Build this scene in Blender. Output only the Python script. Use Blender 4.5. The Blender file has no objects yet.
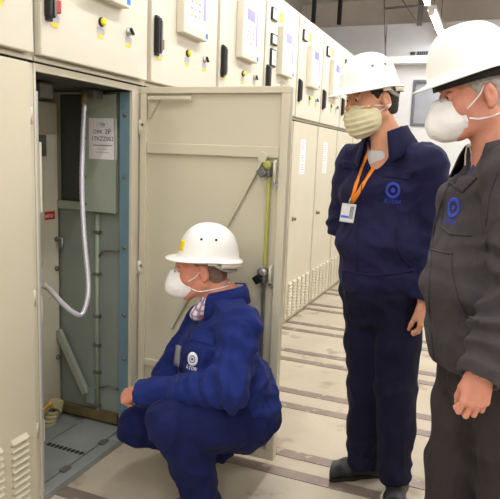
import bpy, bmesh, math, random
import numpy as np
from mathutils import Vector, Matrix
from mathutils.bvhtree import BVHTree
random.seed(4)
scene = bpy.context.scene
COL = scene.collection
PI = math.pi

# ------------------------------------------------------------------ camera
FPX, YAW, PITCH, ROLL = 585.49, 0.38605, 0.15860, 0.03917
CAM = np.array([1.5416, 0.0, 1.40])
_cy, _sy = math.cos(YAW), math.sin(YAW)
FW = np.array([-_sy*math.cos(PITCH), _cy*math.cos(PITCH), -math.sin(PITCH)])
RT = np.array([_cy, _sy, 0.0])
UP = np.cross(RT, FW)
RR = RT*math.cos(ROLL)+UP*math.sin(ROLL)
UU = -RT*math.sin(ROLL)+UP*math.cos(ROLL)
def pdir(x, y): return FW+RR*(x-250)/FPX-UU*(y-249.5)/FPX
def P(x, y, d): return CAM+d*pdir(x, y)
def on_plane(x, y, ax, val):
    D = pdir(x, y); return CAM+D*(val-CAM[ax])/D[ax]
cam = bpy.data.objects.new('camera', bpy.data.cameras.new('camera'))
COL.objects.link(cam)
cam.data.sensor_width = 36; cam.data.sensor_fit = 'HORIZONTAL'
cam.data.lens = FPX/500*36
cam.data.clip_start = 0.02
m = Matrix.Identity(4)
for i in range(3):
    m[i][0], m[i][1], m[i][2], m[i][3] = RR[i], UU[i], -FW[i], CAM[i]
cam.matrix_world = m
scene.camera = cam
vs = scene.view_settings
vs.view_transform = 'Standard'; vs.look = 'None'; vs.gamma = 1; vs.use_curve_mapping = False
vs.exposure = -0.24

# ------------------------------------------------------------------ materials
def lin(c):
    out = []
    for v in c[:3]:
        v /= 255.0
        out.append(v/12.92 if v <= 0.04045 else ((v+0.055)/1.055)**2.4)
    return out
MATS = {}
def mat(name, rgb, rough=0.6, metal=0.0, vary=0.06, scale=6.0, bump=0.0, bscale=60.0, emit=0.0, sheen=0.0, spots=None, spec=0.5, trans=0.0):
    if name in MATS: return MATS[name]
    M = bpy.data.materials.new(name); M.use_nodes = True
    nt = M.node_tree; b = nt.nodes['Principled BSDF']
    c = lin(rgb)
    tc = nt.nodes.new('ShaderNodeTexCoord')
    nz = nt.nodes.new('ShaderNodeTexNoise'); nz.inputs['Scale'].default_value = scale; nz.inputs['Detail'].default_value = 5
    nt.links.new(tc.outputs['Object'], nz.inputs['Vector'])
    mp = nt.nodes.new('ShaderNodeMapRange')
    mp.inputs['From Min'].default_value = 0.3; mp.inputs['From Max'].default_value = 0.7
    mp.inputs['To Min'].default_value = 1-vary; mp.inputs['To Max'].default_value = 1+vary
    nt.links.new(nz.outputs['Fac'], mp.inputs['Value'])
    mx = nt.nodes.new('ShaderNodeVectorMath'); mx.operation = 'SCALE'
    mx.inputs[0].default_value = c
    nt.links.new(mp.outputs['Result'], mx.inputs['Scale'])
    out = mx.outputs['Vector']
    if spots:      # worn patches: (rgb, threshold, scale)
        n2 = nt.nodes.new('ShaderNodeTexNoise'); n2.inputs['Scale'].default_value = spots[2]; n2.inputs['Detail'].default_value = 6
        nt.links.new(tc.outputs['Object'], n2.inputs['Vector'])
        r2 = nt.nodes.new('ShaderNodeMapRange'); r2.inputs['From Min'].default_value = spots[1]; r2.inputs['From Max'].default_value = spots[1]+0.08
        nt.links.new(n2.outputs['Fac'], r2.inputs['Value'])
        mm = nt.nodes.new('ShaderNodeMix'); mm.data_type = 'RGBA'
        nt.links.new(r2.outputs['Result'], mm.inputs['Factor'])
        nt.links.new(out, mm.inputs[6]); mm.inputs[7].default_value = lin(spots[0])+[1]
        out = mm.outputs[2]
    nt.links.new(out, b.inputs['Base Color'])
    b.inputs['Roughness'].default_value = rough; b.inputs['Metallic'].default_value = metal
    b.inputs['Specular IOR Level'].default_value = spec
    if sheen: b.inputs['Sheen Weight'].default_value = sheen
    if trans: b.inputs['Transmission Weight'].default_value = trans
    if emit:
        b.inputs['Emission Color'].default_value = c+[1]; b.inputs['Emission Strength'].default_value = emit
    if bump:
        n3 = nt.nodes.new('ShaderNodeTexNoise'); n3.inputs['Scale'].default_value = bscale; n3.inputs['Detail'].default_value = 4
        nt.links.new(tc.outputs['Object'], n3.inputs['Vector'])
        bp = nt.nodes.new('ShaderNodeBump'); bp.inputs['Strength'].default_value = bump; bp.inputs['Distance'].default_value = 0.01
        nt.links.new(n3.outputs['Fac'], bp.inputs['Height']); nt.links.new(bp.outputs['Normal'], b.inputs['Normal'])
    MATS[name] = M
    return M
PAINT = mat('beige_paint', (208, 201, 179), 0.42, vary=0.025, scale=2.5)
PAINT_LIT = mat('pale_beige_lit', (211, 205, 189), 0.42, vary=0.02, scale=2.5)  # same beige paint, lightened for the stronger light on the upper doors
PAINT_W = mat('worn_beige_paint', (204, 197, 177), 0.5, vary=0.05, scale=4, spots=((176, 170, 152), 0.70, 14))
GREY_G = mat('grey_green_paint', (138, 147, 139), 0.5, vary=0.07, scale=3, spots=((134, 142, 133), 0.70, 9))
BOX_G = mat('grey_green_box_paint', (160, 168, 154), 0.5, vary=0.04, scale=4)
RECESS_SHADE = mat('recess_shade_dark', (70, 73, 69), 0.6, vary=0.1)  # shade of the deep bay put into a dark colour
BLUE_P = mat('blue_grey_post_paint', (108, 136, 150), 0.45, vary=0.06, scale=8)
STEEL = mat('galvanised_steel', (170, 172, 174), 0.38, 0.7, vary=0.1, scale=20)
STEEL_D = mat('dull_steel', (120, 120, 116), 0.5, 0.6, vary=0.15, scale=18)
BLACK = mat('black_plastic', (22, 22, 24), 0.4)
RUBBER = mat('dark_gap', (14, 14, 13), 0.8)
WHITE_P = mat('white_plastic', (240, 240, 238), 0.35, vary=0.01)
PAPER = mat('white_paper', (236, 234, 236), 0.8, vary=0.02)
INK = mat('black_ink', (40, 38, 44), 0.8)
RED = mat('red_plastic', (190, 28, 30), 0.4)
YEL = mat('yellow_plastic', (232, 214, 30), 0.4)
YEL_ST = mat('yellow_sticker', (240, 206, 70), 0.6)
BLUE_ST = mat('blue_sticker', (60, 120, 235), 0.5)
LILAC = mat('lilac_label_print', (158, 150, 212), 0.6)
SCREEN = mat('terminal_screen', (128, 118, 214), 0.3)
GREY_L = mat('label_grey', (176, 178, 184), 0.6)
PLATE = mat('floor_plate_paint', (136, 141, 139), 0.5, vary=0.12, scale=5, spots=((128, 100, 82), 0.67, 9))
BRASS = mat('tarnished_brass_bar', (128, 112, 78), 0.5, 0.4, vary=0.2, scale=14)
GASKET = mat('yellow_green_strip', (168, 168, 84), 0.5, vary=0.1)
CABLE_B = mat('beige_cable_sheath', (176, 166, 126), 0.6)
ORANGE_C = mat('orange_cable_sheath', (226, 160, 40), 0.6)

# ------------------------------------------------------------------ mesh helpers
class MB:
    def __init__(s): s.bm = bmesh.new(); s.mats = []
    def mi(s, M):
        if M not in s.mats: s.mats.append(M)
        return s.mats.index(M)
    def box(s, lo, hi, M, bev=0.0, R=None):
        lo = np.minimum(lo, hi).astype(float) if False else np.array(lo, float); hi = np.array(hi, float)
        b2 = bmesh.new(); bmesh.ops.create_cube(b2, size=1.0)
        for v in b2.verts: v.co = Vector([(lo[i]+hi[i])/2+v.co[i]*(hi[i]-lo[i]) for i in range(3)])
        if bev: bmesh.ops.bevel(b2, geom=b2.edges[:], offset=bev, segments=2, affect='EDGES', profile=0.6)
        s._merge(b2, M, R)
    def obox(s, c, ax, half, M, bev=0.0):
        b2 = bmesh.new(); bmesh.ops.create_cube(b2, size=1.0)
        for v in b2.verts: v.co = Vector([v.co[i]*2*half[i] for i in range(3)])
        if bev: bmesh.ops.bevel(b2, geom=b2.edges[:], offset=bev, segments=2, affect='EDGES', profile=0.6)
        A = Matrix([[float(ax[j][i]) for j in range(3)] for i in range(3)]).to_4x4()
        s._merge(b2, M, Matrix.Translation(Vector([float(q) for q in c])) @ A)
    def _merge(s, b2, M, R=None, smooth=False):
        i = s.mi(M); mp = {}
        if R is not None:
            for v in b2.verts: v.co = R @ v.co
        bmesh.ops.recalc_face_normals(b2, faces=b2.faces[:])
        for v in b2.verts: mp[v] = s.bm.verts.new(v.co)
        for f in b2.faces:
            g = s.bm.faces.new([mp[v] for v in f.verts]); g.material_index = i; g.smooth = smooth
        b2.free()
    def tube(s, pts, r, M, seg=10, cap=True):
        pts = [Vector([float(c) for c in q]) for q in pts]; i = s.mi(M); rings = []
        n = len(pts); rs = r if hasattr(r, '__len__') else [r]*n
        ref = None
        for k in range(n):
            t = (pts[min(k+1, n-1)]-pts[max(k-1, 0)]).normalized()
            if ref is None:
                ref = t.orthogonal().normalized()
            ref = (ref-t*ref.dot(t)).normalized(); b = t.cross(ref)
            rings.append([s.bm.verts.new(pts[k]+(ref*math.cos(2*PI*j/seg)+b*math.sin(2*PI*j/seg))*rs[k]) for j in range(seg)])
        for k in range(n-1):
            for j in range(seg):
                f = s.bm.faces.new([rings[k][j], rings[k][(j+1) % seg], rings[k+1][(j+1) % seg], rings[k+1][j]]); f.material_index = i; f.smooth = True
        if cap:
            f = s.bm.faces.new(rings[0][::-1]); f.material_index = i
            f = s.bm.faces.new(rings[-1]); f.material_index = i
    def rod(s, a, b, r, M, seg=14): s.tube([a, b], r, M, seg)
    def lathe(s, c, axis, prof, M, seg=20):
        axis = Vector([float(q) for q in axis]).normalized(); c = Vector([float(q) for q in c]); u = axis.orthogonal().normalized(); v = axis.cross(u); i = s.mi(M)
        rings = [[s.bm.verts.new(c+axis*h+(u*math.cos(2*PI*j/seg)+v*math.sin(2*PI*j/seg))*max(r, 1e-5)) for j in range(seg)] for r, h in prof]
        for k in range(len(rings)-1):
            for j in range(seg):
                f = s.bm.faces.new([rings[k][j], rings[k][(j+1) % seg], rings[k+1][(j+1) % seg], rings[k+1][j]]); f.material_index = i; f.smooth = True
        for rg in (rings[0], rings[-1]):
            f = s.bm.faces.new(rg); f.material_index = i
    def ball(s, c, r, M, seg=16):
        s.lathe(c, (0, 0, 1), [(r*math.sin(PI*k/10), -r*math.cos(PI*k/10)) for k in range(11)], M, seg)
    def grid(s, pts, M, smooth=True):      # pts[i][j] -> sheet
        i = s.mi(M); vv = [[s.bm.verts.new(Vector([float(c) for c in q])) for q in row] for row in pts]
        for a in range(len(vv)-1):
            for b in range(len(vv[0])-1):
                f = s.bm.faces.new([vv[a][b], vv[a][b+1], vv[a+1][b+1], vv[a+1][b]]); f.material_index = i; f.smooth = smooth
        return vv
    def slab(s, pts, nrm, th, M, smooth=True):   # sheet with thickness: pts[i][j] outer, nrm[i][j], thickness inwards
        i = s.mi(M); pts = np.array(pts, float); nrm = np.array(nrm, float); inn = pts-nrm*th
        A = s.grid(pts, M, smooth); B = s.grid(inn, M, smooth)
        na, nb = len(A), len(A[0])
        loop = [(0, b) for b in range(nb)]+[(a, nb-1) for a in range(1, na)]+[(na-1, b) for b in range(nb-2, -1, -1)]+[(a, 0) for a in range(na-2, 0, -1)]
        for k in range(len(loop)):
            p, q = loop[k], loop[(k+1) % len(loop)]
            f = s.bm.faces.new([A[p[0]][p[1]], A[q[0]][q[1]], B[q[0]][q[1]], B[p[0]][p[1]]]); f.material_index = i
    def prism(s, poly, n, th, M):           # planar polygon (3D points) extruded along n
        i = s.mi(M); n = Vector([float(q) for q in n]).normalized()*th
        a = [s.bm.verts.new(Vector([float(c) for c in q])) for q in poly]; b = [s.bm.verts.new(v.co+n) for v in a]
        s.bm.faces.new(a).material_index = i; s.bm.faces.new(b[::-1]).material_index = i
        for k in range(len(a)):
            s.bm.faces.new([a[k], b[k], b[(k+1) % len(a)], a[(k+1) % len(a)]]).material_index = i
    def build(s, name, parent=None, org=None, recalc=True):
        if recalc: bmesh.ops.recalc_face_normals(s.bm, faces=s.bm.faces[:])
        o = np.zeros(3) if org is None else np.array(org, float)
        if org is not None:
            for v in s.bm.verts: v.co -= Vector(o)
        me = bpy.data.meshes.new(name); s.bm.to_mesh(me); s.bm.free()
        for M in s.mats: me.materials.append(M)
        ob = bpy.data.objects.new(name, me); COL.objects.link(ob)
        attach(ob, parent, o)
        return ob
WPOS = {}
def attach(ob, parent, o):       # o: world position of the object's own origin (no rotations are used)
    WPOS[ob.name] = np.array(o, float)
    if parent is not None:
        ob.parent = parent; ob.location = Vector(np.array(o, float)-WPOS[parent.name])
    else: ob.location = Vector(np.array(o, float))
def empty(name, loc):
    o = bpy.data.objects.new(name, None); COL.objects.link(o); o.empty_display_size = 0.1
    attach(o, None, loc); return o
def tag(o, label, cat, group=None, kind=None):
    o['label'] = label; o['category'] = cat
    if group: o['group'] = group
    if kind: o['kind'] = kind
    return o
def struct(o): o['kind'] = 'structure'; return o
def text_mesh(mb, s, org, u, v, size, M, th=0.0006, align='CENTER'):
    cu = bpy.data.curves.new('t', 'FONT'); cu.body = s; cu.size = size; cu.align_x = align; cu.resolution_u = 3
    t = bpy.data.objects.new('t', cu); COL.objects.link(t)
    me = bpy.data.meshes.new_from_object(t.evaluated_get(bpy.context.evaluated_depsgraph_get()))
    u = np.array(u, float); v = np.array(v, float); n = np.cross(u, v); i = mb.mi(M)
    vv = [mb.bm.verts.new(Vector(np.array(org)+u*q.co[0]+v*q.co[1]+n*th)) for q in me.vertices]
    for p in me.polygons:
        try: mb.bm.faces.new([vv[k] for k in p.vertices]).material_index = i
        except ValueError: pass
    bpy.data.objects.remove(t); bpy.data.curves.remove(cu); bpy.data.meshes.remove(me)
def copy_tree(o, parent=None):
    c = o.copy(); COL.objects.link(c)
    if parent is not None: c.parent = parent
    for ch in list(o.children): copy_tree(ch, c)
    return c
# ------------------------------------------------------------------ the room
W, Y0, SEAM, TOP = 0.7204, 1.6823, 1.703, 2.505
CONC = mat('beige_concrete', (182, 171, 152), 0.62, vary=0.12, scale=2.2, bump=0.12, bscale=40, spots=((158, 143, 123), 0.58, 5))
RAILM = mat('worn_floor_rail', (134, 119, 110), 0.42, 0.25, vary=0.14, scale=9, spots=((176, 166, 156), 0.60, 16))
WALLM = mat('white_wall_paint', (214, 213, 214), 0.8, vary=0.03)
WALLU = mat('pale_hall_paint', (206, 202, 196), 0.85, vary=0.04)
CEILM = mat('grey_brown_ceiling', (236, 228, 220), 0.9, vary=0.06)
DUCTM = mat('pale_grey_panel', (196, 197, 202), 0.6, vary=0.03)
XR, YB, YF, ZC = 4.2, 8.95, -3.0, 3.70
def wall(name, lo, hi, M):
    b = MB(); b.box(lo, hi, M); return struct(b.build(name))
wall('floor', (-1.4, YF, -0.1), (XR, YB, 0.0), CONC)
wall('ceiling', (-1.4, YF, ZC), (XR, YB, ZC+0.1), CEILM)
wall('wall_left', (-1.5, YF, 0), (-1.4, YB, ZC), WALLU)
wall('wall_right', (XR, YF, 0), (XR+0.1, YB, ZC), WALLU)
wall('wall_front', (-1.4, YF-0.1, 0), (XR, YF, ZC), WALLU)
# back wall with an opening for the window
b = MB()
YW = 8.45
wx0, wx1, wz0, wz1 = on_plane(412, 100, 1, YW)[0], 1.30, on_plane(412, 126, 1, YW)[2], on_plane(412, 80, 1, YW)[2]
b.box((-1.4, YW, 0), (wx0, YB, 2.70), WALLM); b.box((wx1, YW, 0), (XR, YB, 2.70), WALLM)
b.box((wx0, YW, 0), (wx1, YB, wz0), WALLM); b.box((wx0, YW, wz1), (wx1, YB, 2.70), WALLM)
b.box((-1.4, YB, 0), (XR, YB+0.1, ZC), mat('upper_wall_tan', (226, 214, 206), 0.85, vary=0.04))
struct(b.build('wall_back'))
WFR = mat('dark_window_frame', (96, 98, 104), 0.5)
WGL = mat('grey_window_glass', (150, 152, 160), 0.25, spec=0.6)
b = MB(); fw = 0.035
b.box((wx0, YW-0.02, wz0), (wx0+fw, YW+0.06, wz1), WFR, 0.004); b.box((wx1-fw, YW-0.02, wz0), (wx1, YW+0.06, wz1), WFR, 0.004)
b.box((wx0+fw, YW-0.02, wz1-fw), (wx1-fw, YW+0.06, wz1), WFR, 0.004); b.box((wx0+fw, YW-0.02, wz0), (wx1-fw, YW+0.06, wz0+fw), WFR, 0.004)
wf = struct(b.build('window_1'))
b = MB(); b.box((wx0+fw, YW+0.02, wz0+fw), (wx1-fw, YW+0.03, wz1-fw), WGL); b.build('pane', wf)
# floor rails for the breaker trolleys, inlaid across the aisle
for i, y in enumerate((1.61, 1.79, 2.335, 2.505, 3.03, 3.235, 3.77, 3.95, 4.47, 4.665, 5.175, 5.365, 5.89, 6.08, 6.61, 6.80)):
    b = MB(); b.box((0.012, y-0.034, -0.02), (2.7, y+0.034, 0.003), RAILM); struct(b.build('trim_%d' % (i+1)))
# panelled duct over the back wall and the pale ledge under it
b = MB()
jx = on_plane(385.5, 45, 1, 8.30)[0]
for x0, x1 in ((-1.38, jx-0.005), (jx+0.005, 2.2), (2.21, XR-0.02)):
    b.box((x0, 8.30, 2.80), (x1, 8.80, 3.215), DUCTM, 0.006)
b.box((-1.38, 8.31, 2.81), (XR-0.02, 8.79, 3.20), RUBBER)
dc = b.build('ventilation_duct', org=(0.4, 8.5, 2.80))
tag(dc, 'pale grey panelled duct running along the top of the far wall', 'duct')
b = MB(); b.box((-1.38, 8.27, 2.70), (XR-0.02, 8.45, 2.797), WHITE_P, 0.006)
struct(b.build('trim_17'))
for x0, x1, lb in ((0.36, 0.43, 'small square dark vent grille above the white ledge'), (0.445, 0.68, 'long dark slotted vent grille above the white ledge')):
    v = empty('vent_grille', ((x0+x1)/2, 8.29, 2.80)); tag(v, lb, 'vent')
    b = MB(); b.box((x0, 8.285, 2.80), (x1, 8.299, 2.85), mat('grille_grey', (90, 90, 94), 0.5), 0.002); b.build('grille_frame', v, WPOS[v.name])
    b = MB(); n = 2 if x1-x0 < 0.1 else 8
    for k in range(n):
        xx = x0+0.012+(x1-x0-0.024)*(k+0.5)/n; b.box((xx-0.006, 8.279, 2.806), (xx+0.006, 8.286, 2.844), BLACK)
    b.build('slots', v, WPOS[v.name])
# hangers under the ceiling
DKS = mat('black_hanger_steel', (20, 20, 20), 0.5)
GYS = mat('grey_hanger_steel', (104, 100, 98), 0.5)
b = MB(); b.box((-0.635, 8.18, 3.22), (-0.585, 8.23, ZC-0.005), DKS, 0.003); b.box((-0.66, 8.16, ZC-0.02), (-0.56, 8.25, ZC-0.001), DKS)
tag(b.build('hanger_rod', org=(-0.61, 8.2, ZC)), 'straight black hanger rod from the ceiling above the young man\'s helmet', 'hanger')
b = MB(); b.box((-0.76, 7.40, 3.08), (-0.715, 7.45, ZC-0.005), DKS, 0.003); b.box((-0.90, 7.40, 3.08), (-0.76, 7.45, 3.105), DKS, 0.003)
b.box((-0.79, 7.37, ZC-0.02), (-0.69, 7.48, ZC-0.001), DKS)
tag(b.build('hanger_bracket', org=(-0.74, 7.42, ZC)), 'black L shaped hanger bracket above the tops of the cabinets', 'hanger')
hf = empty('ceiling_hanger', (0.3, 8.15, ZC)); tag(hf, 'grey steel hanger frame with a diagonal brace before the far duct', 'hanger frame')
hy = 8.15
def hp(x, y): q = on_plane(x, y, 1, hy); return np.array([q[0], hy, q[2]])
b = MB(); b.rod(hp(385, 8.5), hp(424, 5), 0.016, GYS); b.build('crossbar', hf, WPOS[hf.name])
b = MB(); b.rod(hp(385.5, 57), hp(384, -14), 0.009, GYS); b.build('rod', hf, WPOS[hf.name])
b = MB(); q = hp(419, 25); b.box((q[0]-0.035, hy+0.017, q[2]), (q[0]+0.035, hy+0.06, ZC-0.002), GYS, 0.003); b.build('post', hf, WPOS[hf.name])
b = MB(); b.rod(hp(394, -12)-np.array([0, 0.03, 0]), hp(418, 23)-np.array([0, 0.03, 0]), 0.008, GYS); b.build('diagonal_brace', hf, WPOS[hf.name])
b = MB(); b.box((-1.38, 6.55, 3.52), (XR-0.02, 6.75, ZC-0.002), mat('dark_ceiling_beam', (120, 112, 106), 0.85)); struct(b.build('ceiling_beam'))
# tubular lamps in a line over the aisle
TUBE = mat('lit_tube', (255, 255, 252), 0.4, emit=30.0)
def lamp(y0, y1, x=0.757, z=3.0, label='', power=95):
    L = empty('tube_lamp', (x, (y0+y1)/2, z)); tag(L, label, 'lamp', 'tube lamps in a line over the aisle')
    b = MB(); b.rod((x, y0+0.03, z), (x, y1-0.03, z), 0.026, TUBE); b.build('tube', L, WPOS[L.name])
    b = MB(); b.box((x-0.045, y0, z+0.028), (x+0.045, y1, z+0.075), WHITE_P, 0.006)
    b.box((x-0.03, y0, z-0.03), (x+0.03, y0+0.03, z+0.03), WHITE_P, 0.004); b.box((x-0.03, y1-0.03, z-0.03), (x+0.03, y1, z+0.03), WHITE_P, 0.004)
    b.build('housing', L, WPOS[L.name])
    for yy in (y0+0.2, y1-0.2):
        b = MB(); b.rod((x, yy, z+0.075), (x, yy, ZC), 0.006, GYS, 8); b.build('suspension_rod', L, WPOS[L.name])
    ld = bpy.data.lights.new('tube_light', 'AREA'); ld.shape = 'RECTANGLE'; ld.size = 0.12; ld.size_y = y1-y0-0.1; ld.energy = power; ld.color = (1.0, 0.99, 0.985); ld.spread = PI
    lo = bpy.data.objects.new('tube_light', ld); COL.objects.link(lo); lo.location = (x, (y0+y1)/2, z-0.035)
for y0, y1, lb in ((6.84, 8.10, 'bright tube lamp hanging highest beside the right man\'s helmet'),
                   (5.20, 6.46, 'second tube lamp from the far wall, only its end in view'),
                   (3.56, 4.82, 'tube lamp over the aisle above the young man'),
                   (1.92, 3.18, 'tube lamp over the aisle above the open cabinet'),
                   (0.28, 1.54, 'tube lamp over the aisle just ahead of the camera')):
    lamp(y0, y1, label=lb, power=11 if y0 < 1 else (17 if y0 < 3 else 22))
for y in (-1.8, 1.0, 3.6, 6.2):     # the second row of lamps over the free side of the hall
    lamp(y, y+1.26, x=2.9, label='tube lamp in the row over the free side of the hall', power=34)
for x in (-0.2, 1.5): lamp(-2.3, -1.04, x=x, label='added fill tube lamp behind the camera, out of view', power=36)  # unseen lamps added to brighten masks and faces from the front

# ------------------------------------------------------------------ switchgear
def relay_door_parts(root, k, o):
    y = Y0+k*W
    b = MB(); b.box((0.0, y+0.010, 1.722), (0.034, y+W-0.026, TOP-0.012), PAINT_LIT, 0.005)
    d = b.build('relay_compartment_door', root, o)
    y -= 0.020
    b = MB(); b.box((0.034, y+0.045, 1.852), (0.062, y+0.077, 2.012), BLACK, 0.006); b.box((0.034, y+0.050, 1.842), (0.048, y+0.078, 2.022), BLACK, 0.004)
    b.box((0.062, y+0.064, 1.860), (0.067, y+0.076, 2.0), STEEL_D, 0.002)
    b.build('swing_handle', d, o)
    b = MB(); b.box((0.034, y+0.094, 1.878), (0.048, y+0.122, 1.924), RED, 0.004); b.build('red_indicator', d, o)
    def sticker(yy, zz, two=True):
        b = MB(); b.box((0.034, yy-0.024, zz), (0.0352, yy+0.024, zz+0.024), GREY_L); b.box((0.034, yy-0.019, zz-0.018), (0.0354, yy+0.017, zz-0.001), YEL_ST); b.build('sticker', d, o)
    sticker(y+0.100, 1.846); sticker(y+0.368, 1.858); sticker(y+0.562, 1.860)
    b = MB(); b.lathe((0.034, y+0.372, 1.905), (1, 0, 0), [(0.018, 0), (0.018, 0.007), (0.015, 0.009)], BLACK); b.lathe((0.042, y+0.372, 1.905), (1, 0, 0), [(0.0145, 0), (0.0145, 0.009), (0.009, 0.013)], YEL); b.build('push_button', d, o)
    b = MB(); b.lathe((0.034, y+0.562, 1.905), (1, 0, 0), [(0.018, 0), (0.018, 0.006), (0.015, 0.009), (0.011, 0.016)], STEEL); b.obox((0.054, y+0.562, 1.905), ((1, 0, 0), (0, 0.7, 0.7), (0, -0.7, 0.7)), (0.006, 0.005, 0.016), BLACK, 0.002); b.build('selector_switch', d, o)
    b = MB(); b.box((0.034, y+0.575, 2.30), (0.036, y+0.62, 2.33), GREY_L); b.build('rating_plate', d, o)
    # protection terminal: thick housing, screen, keys, blue sticker
    b = MB(); b.box((0.034, y+0.252, 1.985), (0.078, y+0.512, 2.315), PAINT_LIT, 0.006)
    b.box((0.078, y+0.275, 2.020), (0.0795, y+0.490, 2.300), mat('terminal_face', (226, 224, 240), 0.4, vary=0.01))
    t = b.build('protection_terminal', root, o)
    b = MB(); b.box((0.0795, y+0.31, 2.215), (0.0805, y+0.435, 2.280), SCREEN); b.build('screen', t, o)
    b = MB(); b.box((0.0793, y+0.305, 2.065), (0.0798, y+0.485, 2.285), mat('terminal_face', (226, 224, 240), 0.4, vary=0.01))
    for i in range(3):
        for j in range(4): b.box((0.0795, y+0.315+i*0.042, 2.075+j*0.033), (0.0808, y+0.335+i*0.042, 2.088+j*0.033), (YEL_ST, LILAC, LILAC, GREY_L)[(i*2+j) % 4])
    b.box((0.0795, y+0.45, 2.08), (0.0805, y+0.478, 2.28), LILAC)
    b.build('keypad', t, o)
    b = MB(); b.box((0.078, y+0.487, 1.998), (0.0795, y+0.511, 2.024), BLUE_ST); b.build('blue_sticker', t, o)
def meter(root, y, z, w, h, o):
    b = MB(); b.box((0.034, y, z), (0.050, y+w, z+h), BLACK, 0.004); b.box((0.050, y+0.012, z+0.012), (0.0512, y+w-0.012, z+h-0.012), WHITE_P)
    b.obox((0.0515, y+w*0.55, z+h*0.4), ((1, 0, 0), (0, 0.7, 0.7), (0, -0.7, 0.7)), (0.0006, 0.003, min(w, h)*0.3), BLACK)
    return b.build('panel_meter', root, o)
def louvres(b, y, z0=0.060, n=11, cols=5, M=PAINT):
    for c in range(cols):
        ya = y+0.052+c*0.1245
        for i in range(n):
            za = z0+i*0.0272
            b.prism([(0.0245, ya, za), (0.0245, ya, za+0.019), (0.040, ya, za+0.004), (0.040, ya, za)], (0, 1, 0), 0.078, M)
            b.box((0.0245, ya+0.002, za-0.005), (0.0254, ya+0.076, za), RUBBER)
def seam_parts(b, y):
    b.box((-0.90, y+0.002, 0.0), (-0.004, y+W-0.002, TOP), PAINT)
    b.box((-0.90, y+0.0, 0.02), (-0.012, y+0.002, TOP-0.02), RUBBER)
    b.box((-0.004, y+0.004, 1.702), (0.006, y+W-0.004, 1.716), PAINT_W); b.box((-0.004, y+0.004, 1.694), (0.001, y+W-0.004, 1.702), RUBBER)
    b.box((-0.30, y+0.004, TOP), (0.02, y+W-0.004, TOP+0.012), PAINT)
def make_cabinet(k, full=True):
    o = (0, Y0+k*W+W/2, 0); y = Y0+k*W
    root = empty('switchgear_cabinet', o)
    b = MB(); seam_parts(b, y); b.box((-0.004, y+0.006, 0.004), (0.004, y+W-0.006, 0.034), PAINT_W); b.box((-0.004, y+W-0.033, 0.034), (0.006, y+W-0.003, 1.692), PAINT_W, 0.002); b.build('carcass', root, o)
    relay_door_parts(root, k, o)
    b = MB(); b.box((-0.004, y+0.008, 0.036), (0.0245, y+W-0.038, 1.690), PAINT, 0.004); louvres(b, y)
    d = b.build('louvred_door', root, o)
    b = MB(); b.lathe((0.0245, y+0.085, 0.893), (1, 0, 0), [(0.020, 0), (0.020, 0.004), (0.011, 0.006), (0.011, 0.022), (0.014, 0.024), (0.014, 0.030)], BRASS); b.build('lock_knob', d, o)
    for z in (0.33, 0.85, 1.51):
        b = MB(); b.rod((0.016, y+W-0.034, z-0.03), (0.016, y+W-0.034, z+0.03), 0.010, PAINT_W, 10); b.build('hinge', d, o)
    b = MB()
    z = 1.262
    for h, nl in ((0.10, 4), (0.085, 3), (0.11, 4)):
        b.box((0.0245, y+0.205, z), (0.0256, y+0.345, z+h-0.002), PAPER)
        for i in range(nl): b.box((0.0256, y+0.225+0.01*(i % 2), z+0.016+i*0.02), (0.0259, y+0.315, z+0.022+i*0.02), (LILAC if i % 2 else GREY_L))
        z += h
    b.build('label_sheets', d, o)
    return root
GRP = 'closed switchgear cabinets in the row'
proto = make_cabinet(2)
tag(proto, 'first closed switchgear cabinet seen just past the open door', 'cabinet', GRP)
labels = {-1: 'closed beige switchgear cabinet at the left edge, before the open one', 1: 'switchgear cabinet next to the open one, its lower half behind the open door',
          3: 'switchgear cabinet with three small meters stacked beside its relay terminal', 4: 'switchgear cabinet with white label sheets just right of the open door edge',
          5: 'switchgear cabinet second to the right of the open door edge, left of the young man', 6: 'switchgear cabinet partly behind the young man\'s shoulder',
          7: 'switchgear cabinet second from the far end, behind the young man', 8: 'last switchgear cabinet of the row against the far wall'}
labels[2] = 'switchgear cabinet between the meterless one by the open door and the three meter one'
proto['label'] = labels[2]
CAB = {2: proto}
for k in (-1, 1, 3, 4, 5, 6, 7, 8):
    c = copy_tree(proto); c.location = (0, Y0+k*W+W/2, 0); c['label'] = labels[k]; WPOS[c.name] = np.array([0, Y0+k*W+W/2, 0]); CAB[k] = c
for k in range(3, 9):
    meter(CAB[k], Y0+k*W+0.075, 2.325, 0.105, 0.085, WPOS[CAB[k].name])
    if k == 3:
        meter(CAB[k], Y0+k*W+0.085, 2.165, 0.10, 0.075, WPOS[CAB[k].name]); meter(CAB[k], Y0+k*W+0.085, 2.02, 0.09, 0.12, WPOS[CAB[k].name])
    b = MB(); b.box((0.034, Y0+k*W+0.25, 2.345), (0.0355, Y0+k*W+0.33, 2.415), YEL_ST); b.build('yellow_sticker', CAB[k], WPOS[CAB[k].name])

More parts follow.
